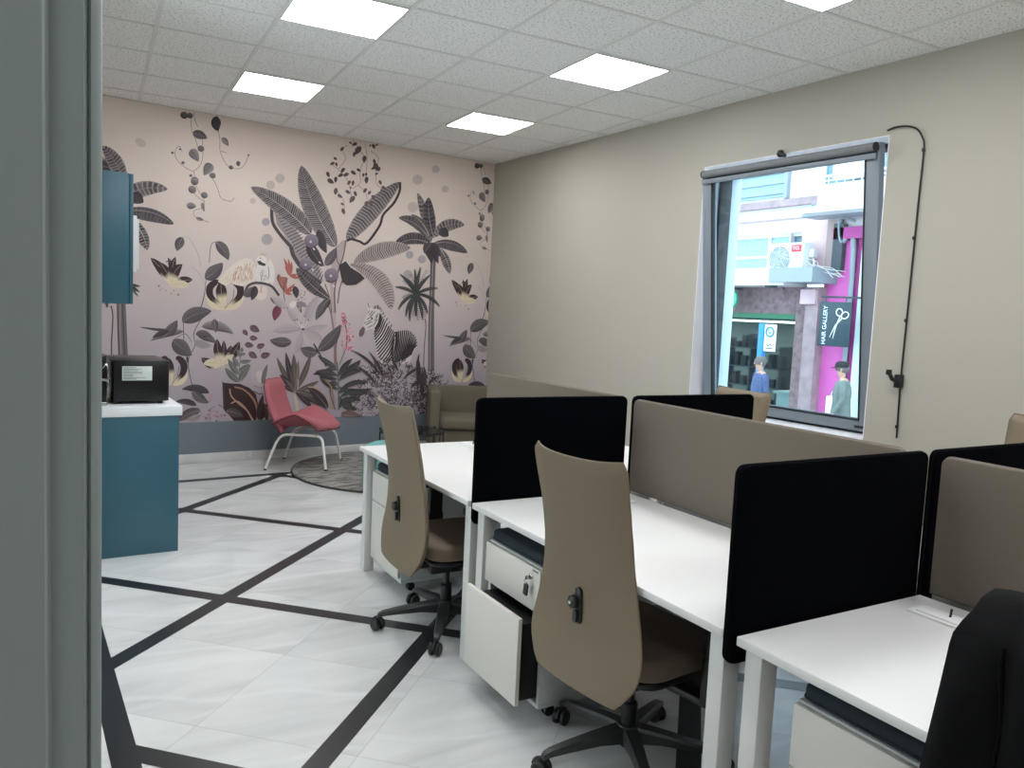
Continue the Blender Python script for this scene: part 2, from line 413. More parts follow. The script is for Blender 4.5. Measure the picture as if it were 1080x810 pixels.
# sash tilted into the room, hinged along its bottom edge
SH = 1.90
sash = empty('sash', (.168, 0, .022)); sash.parent = win; sash.rotation_euler = (0, R(-5.6), 0)
f = MB(); hollow(f, -.032, .028, -wy+.032, wy-.032, 0, SH, .098, bev=.006, fb=.082, ft=.075); f.build('sash_frame', ALU, sash)
f = MB(); hollow(f, -.036, .004, -wy+.124, wy-.124, .072, SH-.07, .012, bev=.002); f.build('glazing_gasket', ALUDARK, sash)
f = MB(); f.box((0, 0, SH/2), (.006, 2*(wy-.126), SH-.15)); f.build('pane', glass_mat('window glass'), sash)
f = MB(); f.box((-.02, -wy+.09, .03), (.03, .14, .018), .004); f.build('hinge', ALUDARK, sash)
# roller blind carried by the top of the sash
M_win = Matrix.Translation((WX, (OY0+OY1)/2, OZ0)) @ Matrix.Translation((.168, 0, .022)) @ Euler((0, R(-5.6), 0)).to_matrix().to_4x4()
rb = thing('roller_blind', 'grey roller blind rolled up in its cassette along the window top', 'roller blind')
rb.matrix_world = M_win
f = MB(); f.tube([(-.062, -wy+.045, SH-.03), (-.062, wy-.075, SH-.03)], .028, 20); f.build('roll', BLINDGREY, rb)
f = MB()
for s in (-1, 1):
    f = MB(); f.lathe([(.012, -.006), (.028, -.006), (.029, 0), (.028, .006), (.012, .006)], (-.062, -wy+.040 if s < 0 else wy-.070, SH-.03), 20, M=Euler((pi/2, 0, 0)).to_matrix().to_4x4()); f.build('end_cap', BLACKPL, rb)
f = MB(); f.box((-.048, 0, SH-.085), (.016, 2*wy-.09, .038), .005); f.build('hem_bar', ALU, rb)
f = MB(); f.box((-.040, 0, SH-.064), (.010, 2*wy-.10, .010)); f.build('shadow_gap_strip', ALUDARK, rb)
# fanlight opener: latch on the frame head, cable over the wall and hand lever
op = thing('window_opener', 'black cable and hand crank that tilts the window, clipped to the wall', 'window opener', (WX, 2.85, 1.26))
def wl(px, py, off): p = on_x(px, py, WX-off); return (p.x-WX, p.y-2.85, p.z-1.26)
f = MB(); a = wl(824, 163, .05); f.tube([(a[0], a[1]+.03, a[2]+.01), (a[0], a[1]-.035, a[2]-.012)], .014, 10); f.box((a[0]+.01, a[1]+.015, a[2]+.01), (.04, .03, .05), .008); f.build('latch', BLACKPL, op)
f = MB()
pts = spline([wl(936, 137.5, .012), wl(945, 134, .02), (wl(957, 133, .02)), wl(967, 136, .018), wl(972.5, 144, .015), wl(974.5, 156, .012), wl(970, 200, .010), wl(963, 270, .010), wl(955, 350, .010), wl(950, 400, .012), wl(948.5, 420, .010), wl(945.5, 462, .010)], 6)
f.tube(pts, .0058, 8); f.build('cable', BLACKPL, op)
for q in ((974, 158), (964, 251), (955.5, 338), (945.8, 450)):
    f = MB(); a = wl(q[0], q[1], .012); f.box(a, (.02, .016, .022), .004); f.build('cable_clip', BLACKPL, op)
f = MB(); a = wl(948, 402, .022); f.box(a, (.045, .045, .085), .008); f.build('gear_box', BLACKPL, op)
f = MB(); b2 = wl(937.5, 392.5, .075); f.tube([V(a)+V((-.02, 0, .0)), V(a)+V((-.045, .02, .012)), b2], [.016, .013, .012], 10); f.lathe([(.004, -.018), (.016, -.016), (.019, 0), (.016, .016), (.004, .018)], b2, 14); f.build('crank_handle', BLACKPL, op)
# ------------------------------------------------------------------ desks, in the frame of the desk row
DA = R(2.5); D0 = V((1.749, 4.324, 0)); E1 = V((-sin(DA), -cos(DA), 0)); E2 = V((cos(DA), -sin(DA), 0)); DROT = atan2(E1.y, E1.x)
def dk(u, v, z=0.0): return D0+E1*u+E2*v+V((0, 0, z))
TOPW = mat('white desk laminate', (222, 221, 218), .42, bump=(400, .03))
LEGW = mat('white powder coated steel', (214, 213, 209), .4)
TRAY = mat('black cable tray', (20, 20, 22), .5)
NAVY = mat('black woven screen fabric', (4, 5, 9), .95, bump=(900, .5), spec=.04)
TAN = mat('taupe woven screen fabric', (116, 107, 96), .95, bump=(800, .4), noise=(260, .07), spec=.2)
PORTW = mat('white socket plastic', (240, 240, 238), .35)

def make_desk(name, label, u0, u1, v0, v1, flip, port=True):
    w = u1-u0; d = v1-v0; uc = (u0+u1)/2; vc = (v0+v1)/2
    t = thing(name, label, 'desk', dk(uc, vc), DROT+(pi if flip else 0), 'white bench desks')
    f = MB(); f.box((0, 0, .7275), (w, d, .025), .002); f.build('tabletop', TOPW, t)
    for sx in (-1, 1):
        for sy in (-1, 1):
            f = MB(); f.box((sx*(w/2-.040), sy*(d/2-.055), .3565), (.056, .062, .713), .004); f.build('leg', LEGW, t)
    for sx in (-1, 1):
        f = MB(); f.box((sx*(w/2-.040), 0, .690), (.045, d-.172, .045), .003); f.build('side_rail', LEGW, t)
    f = MB(); f.box((0, d/2-.20, .690), (w-.136, .04, .045), .003); f.build('cross_beam', LEGW, t)
    f = MB(); f.box((0, d/2-.12, .600), (w-.30, .10, .006)); f.box((0, d/2-.168, .628), (w-.30, .004, .055)); f.box((0, d/2-.072, .628), (w-.30, .004, .055))
    for sx in (-1, 1): f.box((sx*(w/2-.30), d/2-.12, .678), (.03, .10, .05))
    f.build('cable_tray', TRAY, t)
    if port:
        f = MB(); f.box((-w/2+.155, d/2-.135, .7435), (.17, .085, .007), .003); f.box((-w/2+.16, d/2-.14, .7505), (.135, .06, .008), .003)
        p = f.build('cable_port', PORTW, t)
        f = MB(); f.tube([(-w/2+.18, d/2-.14, .753), (-w/2+.182, d/2-.14, .766), (-w/2+.18, d/2-.135, .777)], .0035, 8); f.build('cable_stub', BLACKPL, p)
    return t
make_desk('desk', 'white bench desk nearest the pink chair and round rug, tan office chair pulled up', -.015, 1.400, 0, .80, False)
make_desk('desk', 'white bench desk in the middle of the front row with an open drawer pedestal below', 1.440, 2.920, 0, .80, False)
make_desk('desk', 'white bench desk in the foreground beside the black jacket', 2.970, 4.43, 0, .80, False)
make_desk('desk', 'white desk at the far end of the window side row, behind the first taupe screen', -.015, 1.400, .865, 1.665, True)
make_desk('desk', 'white desk in the middle of the window side row, behind the long taupe screen', 1.440, 2.920, .865, 1.665, True)
make_desk('desk', 'white desk nearest the viewer in the window side row, behind the taupe screen', 2.970, 4.43, .865, 1.665, True)

def make_screen(name, label, group, m, trim, p0, p1, z0, z1, th, edge_m):
    """upright padded panel from p0 to p1 in desk coordinates"""
    a, b = dk(*p0), dk(*p1); c = (a+b)/2; d = (b-a); L = d.length
    t = thing(name, label, 'desk screen', (c.x, c.y, z0), atan2(d.y, d.x), group)
    Mx = Matrix(((1, 0, 0, 0), (0, 0, -1, 0), (0, 1, 0, 0), (0, 0, 0, 1)))
    f = MB(); f.prism(rrect(L, z1-z0, .028, cx=0, cy=(z1-z0)/2, corners=(trim, trim, 1, 1)), -th/2, th/2, M=Mx, bev=.006, seg=3); f.build('fabric_panel', m, t)
    f = MB()
    rim = [(x, 0, y) for x, y in rrect(L+.001, z1-z0+.001, .029, cx=0, cy=(z1-z0)/2)]
    f.tube(rim, .0022, 6, closed=True); f.build('edge_piping', edge_m, t)
    return t
BP = mat('black piping', (7, 8, 12), .9, spec=.1); TP = mat('taupe piping', (122, 113, 102), .8)
def brackets(t, xs, m):
    for x in xs:
        f = MB(); f.box((x, 0, -.012), (.05, .05, .024), .003); f.build('clamp_bracket', m, t)
s1 = 'black fabric screens across the desks'
make_screen('partition_screen', 'black fabric screen standing between the far and middle desks of the front row', s1, NAVY, 1, (1.420, .012), (1.420, .822), .640, 1.192, .030, BP)
make_screen('partition_screen', 'largest black fabric screen, between the middle desk and the foreground desk', s1, NAVY, 1, (2.945, -.012), (2.945, .80), .655, 1.194, .030, BP)
make_screen('partition_screen', 'black fabric screen on the window side row seen over the long taupe screen', s1, NAVY, 1, (1.420, .866), (1.420, 1.676), .640, 1.192, .030, BP)
make_screen('partition_screen', 'black fabric screen partly hidden behind the taupe screen near the jacket', s1, NAVY, 1, (2.945, .842), (2.945, 1.652), .655, 1.194, .030, BP)
s2 = 'taupe screens along the middle of the desks'
for p0, p1, lab in (((.01, .834), (1.372, .834), 'taupe fabric screen at the far end, right before the corner armchair'), ((1.478, .834), (2.862, .834), 'long taupe fabric screen along the back of the middle desk'), ((2.985, .834), (4.40, .834), 'taupe fabric screen right behind the black jacket')):
    t = make_screen('privacy_screen', lab, s2, TAN, 0, p0, p1, .746, 1.184, .026, TP)
    brackets(t, (-.5, .5), LEGW)

# ------------------------------------------------------------------ drawer pedestals on castors with a seat pad
PEDW = mat('off white pedestal front', (219, 214, 205), .45); PEDS = mat('pale grey pedestal body', (205, 208, 207), .45)
CHROME = mat('chrome', (190, 190, 190), .18, metal=1); CUSH = mat('dark petrol seat pad fabric', (30, 42, 50), .9, bump=(700, .3)); INK = mat('grey print', (90, 90, 92), .6)
def make_pedestal(label, u, v, rz, opened):
    """origin at the front centre on the floor; local x along the row, y backwards under the desk"""
    t = thing('pedestal_cabinet', label, 'drawer pedestal', dk(u, v), DROT+rz, 'drawer pedestals with seat pads')
    W, Dp, z0, z1 = .43, .56, .062, .610
    f = MB()
    f.box((0, Dp/2+.01, z1-.009), (W, Dp-.02, .018), .002); f.box((0, Dp/2+.01, z0+.009), (W, Dp-.02, .018), .002)
    for s in (-1, 1): f.box((s*(W/2-.009), Dp/2+.01, (z0+z1)/2), (.018, Dp-.022, z1-z0-.036), .001)
    f.box((0, Dp-.012, (z0+z1)/2), (W-.036, .012, z1-z0-.036)); f.build('body', PEDS, t)
    f = MB(); f.box((0, .010, .5215), (W-.004, .018, .165), .002); d = f.build('drawer', PEDW, t)
    g = MB(); g.box((0, .27, .515), (W-.06, .48, .12)); g.build('drawer_box', TRAY, d)
    g = MB(); M = Matrix.Translation((W/2-.06, 0, .568)) @ Euler((pi/2, 0, 0)).to_matrix().to_4x4(); g.lathe([(.004, .0), (.011, .0), (.011, .006), (.009, .009)], (0, 0, 0), 16, M=M); g.build('lock', CHROME, d)
    g = MB(); g.box((W/2-.06, -.016, .566), (.003, .026, .016), .001); g.tube([(W/2-.06+.009*cos(a), -.026, .552+.009*sin(a)) for a in [k*pi/4 for k in range(8)]], .0015, 6, closed=True); g.build('key', CHROME, d)
    g = MB(); g.box((W/2-.062, -.022, .521), (.026, .010, .048), .004, rot=(0, R(8), 0)); g.build('key_tag', BLACKPL, d)
    g = MB()
    for k in range(5): g.box((W/2-.018-k*.0085, .0005, .5945), (.0055, .0012, .006))
    g.build('maker_plate', INK, d)
    yo = -.085 if opened else 0.0
    f = MB(); f.box((0, .010+yo, .264), (W-.004, .018, .338), .002); d = f.build('drawer', PEDW, t)
    g = MB(); g.box((0, .27+yo*.9, .25), (W-.05, .48, .30)); g.build('drawer_box', TRAY, d)
    for sx in (-1, 1):
        for yy in (.09, Dp-.07):
            f = MB(); f.box((sx*(W/2-.05), yy, .055), (.036, .04, .012), .003); M = Matrix.Translation((sx*(W/2-.05), yy+.01, .024)) @ Euler((0, pi/2, 0)).to_matrix().to_4x4()
            f.lathe([(.006, -.016), (.020, -.016), (.0235, -.011), (.0235, -.003), (.012, -.002), (.012, .002), (.0235, .003), (.0235, .011), (.020, .016), (.006, .016)], (0, 0, 0), 18, M=M)
            f.bar((sx*(W/2-.05), yy, .05), (sx*(W/2-.05), yy+.012, .026), .010, .014); f.build('caster', BLACKPL, t)
    pr_ = rrect(W-.012, Dp-.05, .03, cx=0, cy=Dp/2-.005)
    f = MB(); f.prism(pr_, z1, z1+.048, bev=.016, seg=4); c_ = f.build('seat_pad', CUSH, t)
    f = MB(); f.tube([(x, y, z1+.012) for x, y in rrect(W-.010, Dp-.048, .031, cx=0, cy=Dp/2-.005)], .003, 6, closed=True); f.build('piping', CUSH, c_)
    return t
make_pedestal('closed white drawer pedestal under the far desk, keys in its lock', .285, .055, 0, False)
make_pedestal('white drawer pedestal under the middle desk with its lower drawer pulled out', 1.772, .012, 0, True)
make_pedestal('white drawer pedestal with dark pad under the foreground desk by the jacket', 3.318, .075, 0, False)
make_pedestal('white pedestal beneath the far end desk of the window side row', 1.09, 1.62, pi, False)
make_pedestal('white pedestal beneath the middle desk of the window side row', 2.60, 1.62, pi, False)
make_pedestal('white pedestal beneath the near end desk of the window side row', 4.10, 1.62, pi, False)

# ------------------------------------------------------------------ office chairs
UPH = mat('olive taupe upholstery', (120, 106, 84), .62, bump=(500, .12), noise=(14, .03))
SEATM = mat('shaded seat upholstery', (112, 97, 82), .75, bump=(500, .15))  # seat darker and browner than the backrest: shade put into its colour
CHB = mat('black chair plastic', (24, 24, 25), .42); CHG = mat('charcoal base plastic', (52, 52, 53), .38); STEEL = mat('bright screw', (200, 200, 200), .25, metal=1)
HW = [(0, .196), (.012, .208), (.05, .232), (.10, .258), (.145, .270), (.20, .271), (.30, .256), (.42, .236), (.58, .220), (.75, .219), (.90, .225), (.975, .227), (.992, .222), (1.0, .210)]
YY = [(0, -.290), (.10, -.275), (.25, -.260), (.40, -.262), (.55, -.275), (.75, -.305), (1.0, -.352)]
def back_fn(u, v):
    s = v; x = (u*2-1)
    z = .350+.768*s; hw = lerp_tab(HW, s)
    y = smooth_tab(YY, s) + (.018+.014*s)*x*x + .012*s*abs(x)**5
    z += .012*s**6*abs(x)**3
    return (x*hw, y, z)
def back_th(u, v):
    x = abs(u*2-1); e = min(1, (1-x)/.12)*1.0; k = min(1, v/.05, (1-v)/.035)
    return .010+.034*sqrt(max(0, 1-(1-e)**2))*sqrt(max(0, 1-(1-k)**2))
def make_chair(label, u, v, rz):
    t = thing('office_chair', label, 'office chair', dk(u, v), DROT+rz, 'taupe high-backed office chairs')
    f = MB(); f.shell(lambda a, b: back_fn(a, b), 20, 44, back_th); f.build('backrest', UPH, t, smooth=60)
    bk = t.children[0]
    # seam welt round the panel edge
    rim = [V(back_fn(0, k/30)) for k in range(31)]+[V(back_fn(k/12, 1)) for k in range(1, 13)]+[V(back_fn(1, 1-k/30)) for k in range(1, 31)]+[V(back_fn(1-k/12, 0)) for k in range(1, 12)]
    f = MB(); f.tube([p+V((0, .004, 0)) for p in rim], .0042, 6, closed=True); f.build('edge_welt', UPH, bk)
    # height slot with its knob
    def slot_y(z): return back_fn(.5, (z-.350)/.768)[1]
    f = MB(); zc = .615
    Mx = Matrix(((1, 0, 0, 0), (0, 0, -1, 0), (0, 1, 0, 0), (0, 0, 0, 1))); tilt = Euler((R(4), 0, 0)).to_matrix().to_4x4()
    f.prism(rrect(.030, .125, .0149, 7), -.006, .006, M=Matrix.Translation((0, slot_y(zc)-.003, zc)) @ tilt @ Mx, bev=.002); sl_ = f.build('height_slot', CHB, bk)
    f = MB(); f.lathe([(.006, 0), (.021, 0), (.023, .004), (.021, .020), (.012, .026), (.003, .027)], (0, 0, 0), 18, M=Matrix.Translation((-.012, slot_y(zc+.015)-.006, zc+.012)) @ Euler((pi/2, 0, 0)).to_matrix().to_4x4())
    kn = f.build('knob', CHB, sl_)
    f = MB(); f.lathe([(.002, 0), (.006, 0), (.006, .002)], (0, 0, 0), 12, M=Matrix.Translation((-.012, slot_y(zc+.015)-.0325, zc+.012)) @ Euler((pi/2, 0, 0)).to_matrix().to_4x4())
    f.build('screw', STEEL, kn); f = MB(); f.prism(rrect(.020, .040, .006), 0, .012, M=Matrix.Translation((-.004, slot_y(zc-.03)-.008, zc-.035)) @ Mx, bev=.002)
    f.build('slider_tab', CHB, sl_)
    # seat cushion
    f = MB(); f.prism(rrect(.49, .46, .09, 7, cx=0, cy=.055), .395, .475, bev=.028, seg=5)
    for i, p in enumerate(f.v):
        k = p.y-.055
        f.v[i] = V((p.x, p.y, p.z+.010*(p.x/.24)**2-.020*max(0, (k-.14)/.09)))
    f.build('seat', SEATM, t, smooth=60)
    f = MB(); f.prism(rrect(.44, .42, .08, 6, cx=0, cy=.05), .372, .398, bev=.01); f.build('seat_pan', CHB, t)
    f = MB(); f.box((0, .0, .335), (.17, .25, .075), .02); f.box((0, -.13, .345), (.10, .14, .045), .012)
    f.tube(spline([(0, -.12, .345), (0, -.19, .35), (0, -.225, .39), (0, -.205, .47)], 6), [.024]*18+[.020], 10, flat=1.0) ; f.build('tilt_mechanism', CHB, t)
    f = MB(); f.tube([(.08, .05, .335), (.20, .07, .325), (.25, .075, .318)], [.008, .008, .011], 8); f.bar((.235, .055, .318), (.30, .10, .300), .045, .012, .004); f.build('lever', CHB, t)
    f = MB(); f.tube([(-.08, .02, .335), (-.27, .03, .33)], .007, 8); f.lathe([(.004, 0), (.018, 0), (.02, .01), (.018, .03), (.004, .032)], (0, 0, 0), 14, M=Matrix.Translation((-.265, .03, .33)) @ Euler((0, -pi/2, 0)).to_matrix().to_4x4()); f.build('tension_knob', CHB, t)
    # armrests
    for s in (-1, 1):
        f = MB(); f.prism(rrect(.085, .25, .035, 6, cx=s*.305, cy=.06), .640, .672, bev=.010, seg=3); a = f.build('armrest', CHB, t)
        f = MB(); f.bar((s*.305, .055, .45), (s*.305, .055, .645), .030, .075, .008, up=(0, 1, 0)); f.bar((s*.312, .055, .335), (s*.312, .055, .50), .036, .095, .012, up=(0, 1, 0))
        f.bar((s*.08, .05, .338), (s*.325, .055, .345), .085, .028, .008); f.build('arm_post', CHB, a)
    # gas lift and star base
    f = MB(); f.lathe([(.026, .06), (.028, .07), (.028, .215), (.024, .22), (.016, .221), (.016, .31)], (0, 0, 0), 20); f.build('gas_lift', CHB, t)
    f = MB(); f.lathe([(.030, .072), (.048, .078), (.050, .125), (.040, .14), (.030, .142)], (0, 0, 0), 24); base = f.build('star_base', CHG, t)
    for k in range(5):
        a = R(-102+72*k); dr = V((cos(a), sin(a), 0)); sd = V((-sin(a), cos(a), 0))
        f = MB(); rings = []
        for r_, wd, zt, zb in ((.030, .030, .138, .080), (.12, .026, .128, .088), (.24, .021, .110, .082), (.305, .018, .098, .077), (.325, .016, .090, .072), (.334, .012, .082, .064)):
            rings.append([dr*r_+sd*wd*.75+V((0, 0, zt)), dr*r_+sd*wd+V((0, 0, zt-.010)), dr*r_+sd*wd*.9+V((0, 0, zb)), dr*r_-sd*wd*.9+V((0, 0, zb)), dr*r_-sd*wd+V((0, 0, zt-.010)), dr*r_-sd*wd*.75+V((0, 0, zt))])
        n = 6; vs = [q for g in rings for q in g]; fs = []
        for i in range(len(rings)-1):
            for j in range(n): fs.append((i*n+j, (i+1)*n+j, (i+1)*n+(j+1) % n, i*n+(j+1) % n))
        fs += [tuple(range(n)), tuple((len(rings)-1)*n+j for j in range(n))[::-1]]
        f.add(vs, fs); f.build('leg', CHG, base, smooth=30)
        f = MB(); tw = a+R(35+40*k); ax = V((cos(tw), sin(tw), 0)); c_ = dr*.322-V((-sin(tw), cos(tw), 0))*.014+V((0, 0, .0305))
        Mr = Matrix.Translation(c_) @ Euler((0, pi/2, 0)).to_matrix().to_4x4(); Mr = Matrix.Translation(c_) @ Matrix.Rotation(tw, 4, 'Z') @ Euler((0, pi/2, 0)).to_matrix().to_4x4()
        for s in (-1, 1): f.lathe([(.006, s*.007), (.026, s*.007), (.030, s*.011), (.030, s*.022), (.024, s*.027), (.006, s*.027)] if s > 0 else [(.006, -.027), (.024, -.027), (.030, -.022), (.030, -.011), (.026, -.007), (.006, -.007)], (0, 0, 0), 22, M=Mr)
        f.tube([dr*.322+V((0, 0, .030)), dr*.322+V((0, 0, .075))], .0075, 8)
        arc = [c_+V((-sin(tw)*.034*cos(q), cos(tw)*.034*cos(q), .034*sin(q))) for q in [pi*.05+k2*pi*.9/7 for k2 in range(8)]]
        f.tube(arc, .007, 6, flat=1.0); f.build('caster', CHB, base)
    return t
chair_far = make_chair('taupe office chair drawn up to the far desk of the front row, back turned', .985, .115, R(-2))
copy_tree(chair_far, dk(2.327, .195), DROT+R(5), 'largest taupe office chair in view, back turned, tucked under the middle desk')
copy_tree(chair_far, dk(3.93, .075), DROT+R(0), 'office chair at the foreground desk hidden under a black jacket')
copy_tree(chair_far, dk(1.06, 1.66), DROT+pi-R(4), 'taupe chair back peeking over the black screen in front of the window').scale = (1, 1, 1.045)      # seat raised
copy_tree(chair_far, dk(2.72, 1.80), DROT+pi-R(3), 'taupe chair back at the right edge of the view, behind a black screen').scale = (1, 1, 1.085)

# ------------------------------------------------------------------ jacket over the nearest chair
JK = mat('black jacket cloth', (11, 11, 12), .9, bump=(220, .45), spec=.12)
jt = thing('jacket', 'black jacket hung over the back of the foreground office chair', 'jacket', dk(3.93, .075), DROT)
def fold(x, s): return .020*sin(7*x+3.0*s+.6)*(1-.6*s)+.009*sin(17*x-5*s)*(1-.8*s)
def jk_outer(u, v):
    """v: 0 hem at the back .. .64 top edge .. 1 hanging in front; u across"""
    x = u*2-1
    top = 1.142-.020*abs(x)**4
    if v < .64:
        s = v/.64; z = .44+(top-.44)*s
        hw = .236+.016*(1-s)-.012*max(0, s-.93)/.07
        y = -.478+.075*s+.050*x*x*(.3+.7*s)-fold(x, s)
        if s > .9: y += .055*((s-.9)/.1)**2
    else:
        s = (v-.64)/.36; a = min(1, s/.22)
        z = top+.016*sin(pi*a)*.6-.44*max(0, s-.12); hw = .228+.03*s
        y = -.350+.095*a+.025*s+.045*x*x
    return (x*hw, y, z)
f = MB(); f.shell(jk_outer, 44, 64, -.008); body = f.build('jacket_body', JK, jt, smooth=60)
for s_ in (-1, 1):
    def slv(u, v):
        """flattened sleeve lying on the back panel, shoulder at v=1"""
        uu = .5+s_*(.5-.30*(1-u)*(1-.35*v)); p = V(jk_outer(uu, .05+.545*v))
        return (p.x+s_*.006*sin(pi*u), p.y-.009-.020*sin(pi*u)**.6*min(1, (1.02-v)*6), p.z)
    f = MB(); f.shell(slv if s_ > 0 else (lambda u, v: slv(1-u, v)), 14, 40, .006); f.build('sleeve', JK, jt, smooth=70)
    f = MB(); f.tube([V(slv(0, .35+.65*k/16))+V((.004*sin(k*.7), -.004, 0)) for k in range(17)], .0028, 6); f.build('armhole_seam', JK, jt)
f = MB(); f.shell(lambda u, v: ((u*2-1)*.12, -.325+.06*v+.02*(u*2-1)**2, 1.150+.022*sin(pi*v)), 14, 8, .008); f.build('collar', JK, jt, smooth=60)

# ------------------------------------------------------------------ kitchen end on the left
TEAL = mat('petrol blue cabinet lacquer', (52, 95, 110), .35, bump=(600, .02)); QUARTZ = mat('white worktop', (234, 236, 236), .3)
t = thing('base_cabinet', 'petrol blue kitchen base cabinet under the white worktop, end panel to the viewer', 'kitchen cabinet', (.58, 5.65, 0))
f = MB(); f.box((-.02, 0, .45), (.57, 1.062, .79), .001); f.box((-.05, 0, .03), (.50, 1.06, .06)); f.build('carcass', TEAL, t)
f = MB(); f.box((0, -.540, .4225), (.612, .018, .845), .0015); f.build('end_panel', TEAL, t)
for k in (-1, 1):
    f = MB(); f.box((.276, k*.265, .455), (.018, .52, .77), .002); d_ = f.build('door', TEAL, t)
    f = MB(); f.tube([(.284, k*.06, .78), (.305, k*.06, .78), (.305, k*.06, .64), (.284, k*.06, .64)], .005, 8); f.build('handle', CHROME, d_)
tp = MB(); tp.box((.58, 5.65, .876), (.645, 1.115, .060), .004); tag(tp.build('worktop', QUARTZ), 'white kitchen worktop carrying the black microwave', 'worktop')
t = thing('upper_cabinet', 'petrol blue upper cabinet hung above the microwave', 'wall cabinet', (.4385, 5.42, 1.509))
f = MB(); f.box((0, 0, .377), (.336, .60, .754), .0015); f.build('carcass', TEAL, t)
f = MB(); f.box((.1805, 0, .377), (.020, .596, .750), .002); f.build('door', TEAL, t)
t = thing('wall_unit', 'white slim wall unit peeking out behind the petrol blue upper cabinet', 'wall unit', (.500, 6.05, 1.71))
f = MB(); f.box((0, 0, .19), (.46, .56, .37), .006); f.build('body', WHITEMETAL, t)
f = MB(); f.box((.237, 0, .19), (.014, .54, .33), .004); f.build('front_panel', WHITEMETAL, t)
# microwave, its side with the label towards the viewer
BLK = mat('black microwave enamel', (15, 15, 17), .3); STK = mat('white sticker', (212, 219, 214), .6)
mw = thing('microwave', 'black microwave oven with a white sticker on its side, on the worktop', 'microwave', (.685, 5.44, .906))
f = MB(); f.box((0, 0, .142), (.300, .46, .250), .007); f.build('body', BLK, mw)
f = MB(); f.box((.152, 0, .142), (.012, .455, .246), .004); dr_ = f.build('door', BLK, mw)
f = MB(); f.box((.162, -.17, .142), (.010, .02, .20), .003); f.build('handle', BLK, dr_)
f = MB()
for sx in (-1, 1):
    for sy in (-1, 1): f.lathe([(.012, 0), (.014, .002), (.012, .018)], (sx*.12, sy*.18, 0), 12)
f.build('foot', BLACKPL, mw)
f = MB(); f.box((-.020, -.2312, .188), (.165, .002, .086), .0008); st = f.build('sticker', STK, mw)
f = MB()
random.seed(3)
for k in range(9):
    L = .05+.085*random.random(); f.box((-.020-.0775+L/2+.002, -.2325, .222-k*.0085), (L, .0006, .0026))
f.build('fine_print', INK, st)
f = MB()
for r_ in range(3):
    for k in range(9): f.box((-.10+k*.020, -.2308, .078-r_*.020), (.013, .002, .008), .001)
f.build('vent_slots', mat('vent black', (6, 6, 7), .7), mw)
# coffee machine half hidden by the frame
cm = thing('coffee_machine', 'black coffee machine with chrome pipes left of the microwave', 'coffee machine', (.42, 5.33, .906))
f = MB(); f.box((0, .03, .13), (.17, .24, .26), .012); f.build('body', BLK, cm)
f = MB(); f.lathe([(.03, .24), (.045, .25), (.045, .29), (.03, .30), (.012, .305)], (.04, -.06, 0), 16); f.build('bean_hopper', BLACKPL, cm)
f = MB(); f.tube(spline([(.06, -.11, .22), (.075, -.13, .24), (.085, -.135, .20), (.085, -.13, .10)], 5), .006, 8); f.tube([(.02, -.10, .16), (.06, -.16, .155), (.09, -.18, .15)], [.012, .010, .009], 8); f.build('steam_pipe', CHROME, cm)
f = MB(); f.box((.02, -.12, .012), (.12, .10, .024), .006); f.build('drip_tray', CHROME, cm)

# ------------------------------------------------------------------ lounge corner
RUGM, nt, b = new_mat('grey patterned rug')
tc = nt.nodes.new('ShaderNodeTexCoord'); mp = nt.nodes.new('ShaderNodeMapping'); mp.inputs['Scale'].default_value = (1.2, 5.0, 1); mp.inputs['Rotation'].default_value = (0, 0, R(20)); nt.links.new(tc.outputs['Object'], mp.inputs[0])
n1 = nt.nodes.new('ShaderNodeTexNoise'); n1.inputs['Scale'].default_value = 4.5; n1.inputs['Detail'].default_value = 8; n1.inputs['Roughness'].default_value = .75; nt.links.new(mp.outputs[0], n1.inputs['Vector'])
r1 = nt.nodes.new('ShaderNodeValToRGB'); e = r1.color_ramp.elements; e[0].position = .40; e[0].color = lin((74, 73, 70)); e[1].position = .56; e[1].color = lin((160, 157, 150)); nt.links.new(n1.outputs['Fac'], r1.inputs[0]); nt.links.new(r1.outputs[0], b.inputs['Base Color']); b.inputs['Roughness'].default_value = 1
n2 = nt.nodes.new('ShaderNodeTexNoise'); n2.inputs['Scale'].default_value = 120; nt.links.new(tc.outputs['Object'], n2.inputs['Vector']); bp = nt.nodes.new('ShaderNodeBump'); bp.inputs['Strength'].default_value = .6; bp.inputs['Distance'].default_value = .006; nt.links.new(n2.outputs['Fac'], bp.inputs['Height']); nt.links.new(bp.outputs[0], b.inputs['Normal'])
rug = empty('round_rug', (3.18, 6.865, 0)); tag(rug, 'round grey rug with streaky dark pattern under the lounge furniture', 'rug')
f = MB(); f.lathe([(.05, .0005), (.98, .0005), (.998, .006), (.998, .014), (.985, .020), (.60, .021), (.02, .021)], (0, 0, 0), 72); f.build('pile', RUGM, rug)
f = MB(); f.tube([(.998*cos(k*pi/48), .998*sin(k*pi/48), .011) for k in range(96)], .009, 6, closed=True); f.build('bound_edge', mat('dark rug binding', (70, 68, 64), .95), rug)

